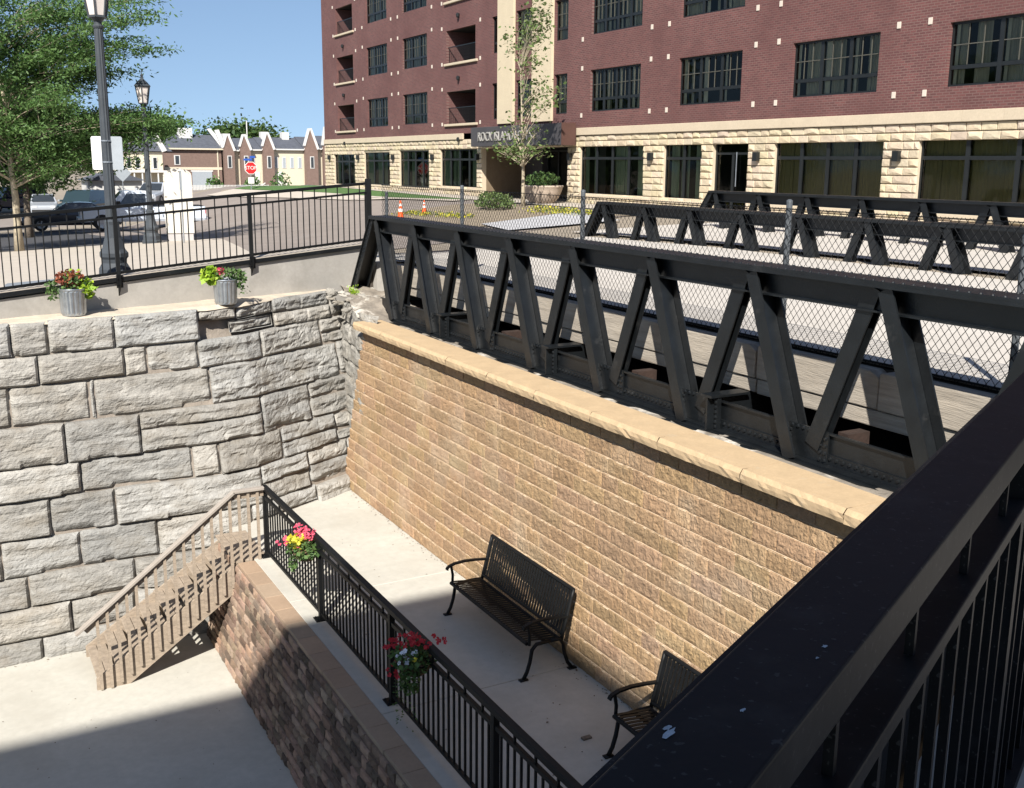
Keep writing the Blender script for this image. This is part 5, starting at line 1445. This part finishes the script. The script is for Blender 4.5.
# ------------------------------------------------------------ vegetation
def tree(x, y, zb, ht, crown, label, m, ntip, nleaf, lsize, trunk_r, name='tree', seed=1, bark='bark', droop=.3, flat=.35, spread=.45, fork=.35, asp=.4, limbr=.35, group=None):
    """crown = list of ellipsoids (dx, dy, z, rx, ry, rz) holding the tips"""
    r = random.Random(seed); t = thing(name, label, 'tree', (x, y, zb), group)
    tr = MB(); H = ht
    nseg = 8; base = Vector((x, y, zb)); lean = Vector((r.uniform(-.04, .04), r.uniform(-.04, .04), 0))
    path = [base + Vector((0, 0, H*i/nseg)) + lean*H*(i/nseg)**1.5 + Vector((r.gauss(0, .02), r.gauss(0, .02), 0))*H*.1 for i in range(nseg+1)]
    tr.tube([p for p in path], [trunk_r*(1.25 if i == 0 else 1-.85*i/nseg) for i in range(nseg+1)], 8)
    lf = MB()
    for k in range(ntip):
        e = crown[k % len(crown)]
        while True:
            q = Vector([r.uniform(-1, 1) for _ in range(3)])
            if .45 < q.length < 1: break
        tip = Vector((x+e[0]+q.x*e[3], y+e[1]+q.y*e[4], e[2]+q.z*e[5]))
        # where the limb leaves the trunk
        f = max(fork, min(.95, (tip.z - zb)/H - r.uniform(.08, .30))); i = min(nseg-1, int(f*nseg)); s = path[i].lerp(path[i+1], f*nseg-i)
        L = (tip-s).length; mid = s.lerp(tip, .5) + Vector((r.gauss(0, .06), r.gauss(0, .06), r.uniform(.0, .12)))*L
        r0 = trunk_r*limbr*r.uniform(.5, 1)*(1-f*.6)
        tr.tube([s, s.lerp(mid, .5)+Vector((0, 0, .02*L)), mid, tip], [r0, r0*.75, r0*.5, r0*.15], 5, cap=False)
        nb = 3
        ends = [tip] + [s.lerp(tip, r.uniform(.55, .95)) + Vector((r.gauss(0, spread), r.gauss(0, spread), r.gauss(0, spread*.5))) for _ in range(nb)]
        for en in ends[1:]: tr.tube([s.lerp(tip, .6), en], [r0*.25, r0*.08], 4, cap=False)
        per = nleaf//len(ends)
        for en in ends:
            dirv = (en - path[i]); dirv.z *= .3; dirv = dirv.normalized() if dirv.length > .01 else Vector((1, 0, 0))
            for _ in range(per):
                c = en + dirv*r.gauss(0, spread) + Vector((r.gauss(0, spread*.6), r.gauss(0, spread*.6), r.gauss(0, spread*flat)))
                c.z -= droop*r.random()*spread
                lf.leaf(c, lsize*r.uniform(.7, 1.3), 0, .55, asp, r, down=droop*.6)
    tr.build('trunk', M[bark], t, True); lf.build('crown', M[m], t)
    return t
G1 = 'trees of the parking area'
ga = gz(2.3, 34.5)
tree(2.25, 34.5, ga, 6.2, [(0, 0, 7.7, 3.4, 3.2, 2.0), (.2, 0, 9.6, 3.0, 3.0, 1.6), (-2.2, 0, 8.2, 3.2, 3.2, 2.4), (1.6, .6, 6.3, 2.0, 2.6, 1.0), (2.4, 0, 9.4, 2.0, 2.2, 1.6), (3.4, .3, 6.75, 1.5, 1.8, .7)], 'feathery green locust tree with a pale trunk at the left edge of the street', 'leafA', 150, 560, .14, .12, 'locust_tree', 3, 'paletrunk', .5, .20, .34, .30, .33, group=G1)
gb = gz(3.6, 49)
tree(3.6, 49, gb, 6.0, [(0, 0, 6.6, 3.0, 2.6, 1.6), (-1.5, 0, 7.4, 3, 3, 1.6)], 'denser green tree on a dark trunk behind the near street lamp', 'leafA', 95, 420, .18, .16, 'locust_tree', 5, 'bark', .5, .22, .48, .32, .4, group=G1)
gb = gz(.2, 52)
tree(-.6, 52, gb, 6.0, [(0, 0, 6.5, 4.2, 3.0, 2.4), (2.6, 0, 6.9, 3.0, 3, 2.2)], 'dark-trunked tree behind the pale trunk at the far left', 'leafB', 100, 420, .20, .18, 'locust_tree', 8, 'bark', .5, .35, .7, .32, .4, group=G1)
tree(6.3, 84, gz(6.3, 84), 6.5, [(0, 0, 7.0, 5, 3, 2.2), (-4, 0, 7.0, 5, 3, 2.0)], 'distant round tree closing the parking area behind the cars', 'leafB', 70, 260, .38, .25, 'street_tree', 9, 'bark', .3, .5, 1.1, .3, .6, group=G1)
tree(-6, 80, gz(-6, 80), 8, [(0, 0, 8.0, 7, 3, 3.5), (5, 0, 6, 5, 3, 2.5)], 'distant tree mass behind the parking area at the far left edge', 'leafB', 70, 260, .42, .3, 'street_tree', 19, 'bark', .3, .5, 1.2, .3, .6, group=G1)
tree(56, 210, 1.5, 11, [(0, 0, 10.0, 5, 4, 2.2), (-5, 0, 9.0, 4, 4, 2.0)], 'bushy green tree rising behind the roofs left of the row houses', 'leafB', 60, 200, .8, .35, 'street_tree', 12, 'bark', .2, .6, 1.5, .3, .7)
tree(33.5, 185, 1.5, 11, [(0, 0, 9.5, 4, 4, 2.6)], 'green tree behind the hip roof of the brick house, right behind the drooping branches', 'leafA', 50, 200, .7, .35, 'street_tree', 14, 'bark', .2, .6, 1.3, .3, .7)
# the young tree in front of the entrance: several thin upright stems, few leaves
yx, yy_ = 19.55, 34.8; yz_ = gz(yx, yy_)
tree(yx, yy_, yz_, 5.2, [(0, 0, 7.8, 1.0, 1.5, 1.7), (.1, .1, 9.8, .7, 1.25, 1.3), (.2, -.7, 10.9, .25, .3, .7), (-.1, .2, 6.2, .9, 1.4, .35)], 'slender young tree with thin upright branches and sparse leaves before the entrance', 'leafY', 70, 24, .15, .075, 'young_tree', 21, 'paletrunk', .1, .5, .22, .28, .6, limbr=.52)

def shrub(x, y, z, rx, ry, rz, n, size, label, m='leafY', name='shrub', group=None):
    t = thing(name, label, 'shrub', (x, y, z), group); mb = MB()
    for _ in range(n):
        while True:
            q = Vector([rnd.uniform(-1, 1) for _ in range(3)])
            if .5 < q.length < 1 and q.z > -.5: break
        k = 1 + .25*noise.noise(q*2+Vector((x, y, 0)))
        mb.leaf((x+q.x*rx*k, y+q.y*ry*k, z+rz*.8+q.z*rz*k), size*rnd.uniform(.7, 1.3), 0, 1, .5)
    mb.build('foliage', M[m], t)
    mb = MB()
    for k in range(5): mb.tube([(x, y, z), (x+rnd.uniform(-.4, .4)*rx, y+rnd.uniform(-.4, .4)*ry, z+rz)], [.02, .008], 5)
    mb.build('stem', M['bark'], t)
shrub(17.7, 33.6, gz(17.7, 33.6), .6, 1.0, .36, 900, .14, 'low fresh green shrub left of the young tree by the entrance')
# yellow-green bedding plants
mb = MB()
for (x0, y0, x1, y1, n) in ((15.0, 33.6, 15.6, 36.2, 300), (15.2, 31.0, 15.7, 33.2, 260), (17.6, 27.8, 18.4, 31.2, 420), (18.4, 28.6, 19.3, 33, 260)):
    for _ in range(n):
        u = rnd.random(); x = x0+(x1-x0)*u+rnd.gauss(0, .15); y = y0+(y1-y0)*rnd.random(); mb.leaf((x, y, gz(x, y)+.06+.10*rnd.random()), .10, 0 if rnd.random() < .6 else 1)
o = mb.build('bedding_plants', [M['leafYel'], M['leafY']]); tag(o, 'low yellow-green bedding plants in strips before the apartment entrance', 'plants'); o['kind'] = 'stuff'
# entrance urn with its plants
ux, uy = 21.6, 36.9; uz = gz(ux, uy)
t = thing('stone_urn', 'big round stone urn planter at the right side of the entrance', 'planter', (ux, uy, uz))
mb = MB(); mb.lathe((ux, uy, uz), [(.42, 0), (.50, .06), (.66, .25), (.78, .52), (.82, .66), (.86, .70), (.84, .74), (.74, .70)], 24); mb.build('pot', M['urn'], t, True)
mb = MB(); cluster(mb, (ux, uy, uz+.95), (.7, .75, .35), 500, .12, 0); mb.build('foliage', M['leafG'], t)

# ------------------------------------------------------------ far houses
def gable(mb, a, b, y0, y1, z0, z1, mi=0): pass
HY = 150.0; HB = 1.5
def hs(x, z): return x*1.25, 5.6 + (z-5.6)*1.25
def house_roof(mb, x0, x1, y0, y1, ze, zr, hipl=2.5, hipr=.0, mi=0):
    ym = (y0+y1)/2; o = .4
    mb.add([(x0-o, y0-o, ze), (x1+o, y0-o, ze), (x1+o, y1+o, ze), (x0-o, y1+o, ze), (x0+hipl, ym, zr), (x1-hipr, ym, zr)], [(0,1,5,4), (1,2,5), (2,3,4,5), (3,0,4), (0,3,2,1)], mi)
h = thing('brick_house', 'brick house with a dark hipped roof and a garage door below', 'house', (32, HY, HB))
x0, x1 = 28.5, 36.2
MB().box(x0, x1, HY, HY+9, HB, 7.15).build('wall', M['housebrick'], h)
mb = MB(); house_roof(mb, x0, x1, HY, HY+9, 7.2, 9.15, 2.6, .2); rf = mb.build('roof', M['shingle'], h)
MB().bev(31.3, 33.1, HY+3.2, HY+4.6, 8.2, 10.0, .03).build('chimney', M['trimwhite'], rf)
mb = MB(); mb.prism([(35.35, HY+4.0, 10.0), (35.85, HY+4.0, 10.0), (37.0, HY-.5, 7.4), (36.3, HY-.5, 7.2)], (0, .5, 0)); mb.prism([(35.3, HY-.55, 9.7), (35.9, HY-.55, 9.8), (36.8, HY-.55, 7.3), (36.2, HY-.55, 7.3)], (0, .4, 0)); mb.build('white_coping', M['trimwhite'], rf)
mb = MB(); mb.box(x0-.4, x1+.45, HY-.45, HY-.35, 7.05, 7.25); mb.box(x0, x1, HY-.06, HY-.01, 4.35, 4.7); mb.box(35.6, 35.75, HY-.1, HY, 1.7, 7.1); mb.build('trim', M['housecream'], h)
w_ = MB().box(29.8, 30.6, HY-.08, HY-.01, 5.0, 6.3).build('window', M['trimwhite'], h); MB().box(29.95, 30.45, HY-.10, HY-.081, 5.1, 6.2).build('pane', M['carglass'], w_)
g_ = MB().box(32.1, 34.8, HY-.08, HY-.01, HB, 4.1).build('garage_door', M['grey'], h); MB().box(31.95, 34.95, HY-.07, HY-.012, 4.1, 4.3).build('door_lintel', M['trimwhite'], h)

# row houses: cream fronts between brick bays with white sloping copings
bays = [(37.1, 1.4, 8.6), (39.9, 1.4, 8.6), (43.3, 1.5, 8.9), (48.6, 1.8, 9.6), (51.2, 1.2, 9.9)]
edges = [36.9, 38.6, 41.8, 47.9, 50.6, 56.0]
descr = ['leftmost cream row house beside the brick house', 'second cream row house, just above the stop sign', 'widest cream row house with two white chimneys', 'cream row house with a tall brick bay right of the widest one', 'last cream row house, partly cut off by the apartment building']
for i in range(5):
    a, b = edges[i], edges[i+1]; ze = 7.05 + .12*i; zr = 8.6 + .18*i; yo = HY - 1.2*i*0
    h = thing('row_house', descr[i], 'house', ((a+b)/2, yo, HB), 'cream row houses beyond the stop sign')
    MB().box(a+.01, b-.01, yo, yo+8, HB, ze).build('wall', M['housecream'], h)
    mb = MB(); mb.add([(a, yo-.4, ze), (b, yo-.4, ze), (b, yo+8.4, ze), (a, yo+8.4, ze), (a, yo+4, zr), (b, yo+4, zr)], [(0,1,5,4), (2,3,4,5), (1,2,5), (3,0,4), (0,3,2,1)]); rf = mb.build('roof', M['shingle'], h)
    MB().box(a, b, yo-.46, yo-.40, ze-.15, ze+.03).build('gutter', M['trimwhite'], rf)
    if i in (0, 2): 
        for q in ((.25, .75) if i == 2 else (.55,)): c = a+(b-a)*q; MB().box(c-.5, c+.5, yo+3.2, yo+4.4, zr-.6, zr+.75).build('chimney', M['trimwhite'], rf)
    bx, bw_, bz = bays[i]
    bx = a + .1 + bw_/2 if i != 0 else bx
    m0 = MB(); m0.prism([(bx-bw_/2, yo-.9, HB), (bx+bw_/2, yo-.9, HB), (bx+bw_/2, yo-.9, ze-.1), (bx-.1, yo-.9, bz+.3), (bx-bw_/2, yo-.9, ze+.6)], (0, .88, 0)); m0.build('brick_bay', M['housebrick'], h)
    m0 = MB(); m0.prism([(bx-.25, yo-1.0, bz+.62), (bx+.05, yo-1.0, bz+.65), (bx+bw_/2+.22, yo-1.0, ze-.05), (bx+bw_/2-.12, yo-1.0, ze-.15)], (0, 1.1, 0)); m0.prism([(bx-.25, yo-1.0, bz+.62), (bx-.18, yo-1.0, bz+.5), (bx-bw_/2-.05, yo-1.0, ze+.3), (bx-bw_/2-.1, yo-1.0, ze+.4)], (0, 1.1, 0)); m0.build('white_coping', M['trimwhite'], rf)
    w_ = MB().box(bx-.3, bx+.3, yo-.97, yo-.905, 4.6, 6.3).build('window', M['trimwhite'], h); MB().box(bx-.2, bx+.2, yo-.99, yo-.971, 4.7, 6.2).build('pane', M['carglass'], w_)
    x = bx + bw_/2 + .5
    while x < b-.5:
        w_ = MB().box(x-.28, x+.28, yo-.06, yo-.005, 4.6, 6.2).build('window', M['trimwhite'], h); MB().box(x-.18, x+.18, yo-.08, yo-.061, 4.7, 6.1).build('pane', M['grey'], w_); x += 1.15
    x = bx + bw_/2 + .6
    if b-x > .8:
        MB().box(x, x+.8, yo-.06, yo-.005, HB+.6, HB+2.6).build('door', M['trimwhite'], h)
        MB().prism([(x-.6, yo-1.2, HB+.0), (x+1.2, yo-1.2, HB+1.0), (x+1.2, yo-1.2, HB+1.15), (x-.6, yo-1.2, HB+.15)], (0, .1, 0)).build('stair_rail', M['trimwhite'], h)
# the pale house half hidden by the trees
h = thing('pale_house', 'pale house with a columned porch half hidden by the drooping branches', 'house', (24, 140, HB))
MB().box(19.5, 26.4, 140, 148, HB, 6.6).build('wall', M['housecream'], h)
mb = MB(); house_roof(mb, 19.5, 27.2, 140, 148, 6.7, 8.7, 1.5, 1.0); rf = mb.build('roof', M['shingle'], h); MB().prism([(25.2, 139.4, 8.9), (25.7, 139.4, 9.0), (26.9, 139.4, 6.8), (26.3, 139.4, 6.6)], (0, .8, 0)).build('white_coping', M['trimwhite'], rf)
for k in range(6):
    x = 20.2 + k*1.05; w_ = MB().box(x-.28, x+.28, 139.92, 139.99, 4.5, 6.0).build('window', M['trimwhite'], h); MB().box(x-.2, x+.2, 139.90, 139.919, 4.6, 5.9).build('pane', M['carglass'], w_)
mb = MB()
for k in range(8): mb.box(19.7+k*.95, 19.85+k*.95, 138.4, 138.55, HB, 4.1)
mb.box(19.5, 26.6, 138.3, 140, 4.1, 4.35); mb.box(19.5, 26.6, 138.35, 138.45, 2.2, 2.3); mb.build('porch', M['trimwhite'], h)
# a small white garage in front
h = thing('white_garage', 'small white building with a low dark roof behind the pickup truck', 'garage', (12.8, 92, 1.6))
MB().box(11.4, 15.6, 92, 96, 1.4, 4.0).build('wall', M['trimwhite'], h); mb = MB(); mb.add([(11.1, 91.6, 3.95), (15.9, 91.6, 3.95), (15.9, 96.4, 3.95), (11.1, 96.4, 3.95), (13.5, 91.6, 4.75), (13.5, 96.4, 4.75)], [(0,1,4), (2,3,5), (1,2,5,4), (3,0,4,5), (0,3,2,1)]); mb.build('roof', M['shingle'], h)
# white pickets in front of the houses
h = thing('picket_fence', 'white picket fence in front of the brick house', 'fence', (24, 100, 2))
mb = MB(); 
for k in range(62):
    x = 20.5 + k*.13; z = 1.9; mb.box(x-.035, x+.035, 99.98, 100.02, z, z+1.5)
mb.build('pickets', M['trimwhite'], h); MB().box(20.4, 28.6, 100.03, 100.08, 2.1, 2.2).build('rail', M['trimwhite'], h); MB().box(20.4, 28.6, 100.03, 100.08, 3.1, 3.2).build('rail', M['trimwhite'], h)
t = thing('antenna_mast', 'thin white mast rising above the row house roofs', 'mast', (43.9, 165, 1.5)); mb = MB(); mb.tube([(43.9, 165, 1.5), (43.9, 165, 11.6)], .09, 6); mb.build('mast', M['trimwhite'], t)
for (x, y, s_, lab) in ((35.0, 118, 1.0, 'rounded green bush in front of the cream row houses, left of centre'), (31.2, 116, .8, 'small green bush below the stop sign in front of the row houses'), (27.6, 118, .8, 'pale green bush at the left end of the row houses')):
    shrub(x, y, gz(x, y), 1.2*s_, .8, 1.5*s_, 260, .4, lab, 'leafA', 'garden_bush')
# distant tree line that closes the horizon
mb = MB(); r = random.Random(4)
for k in range(5200):
    x = r.uniform(-260, 420); hgt = 7 + 3*noise.noise(Vector((x*.03, 1, 0))) + 2*noise.noise(Vector((x*.15, 5, 0)))
    mb.leaf((x, 420+r.uniform(-8, 8), .8 + hgt*r.random()**.7), 2.6, 0, 1, .7, r)
o = mb.build('distant_woods', M['leafB']); tag(o, 'low distant line of woods along the horizon', 'woods'); o['kind'] = 'stuff'
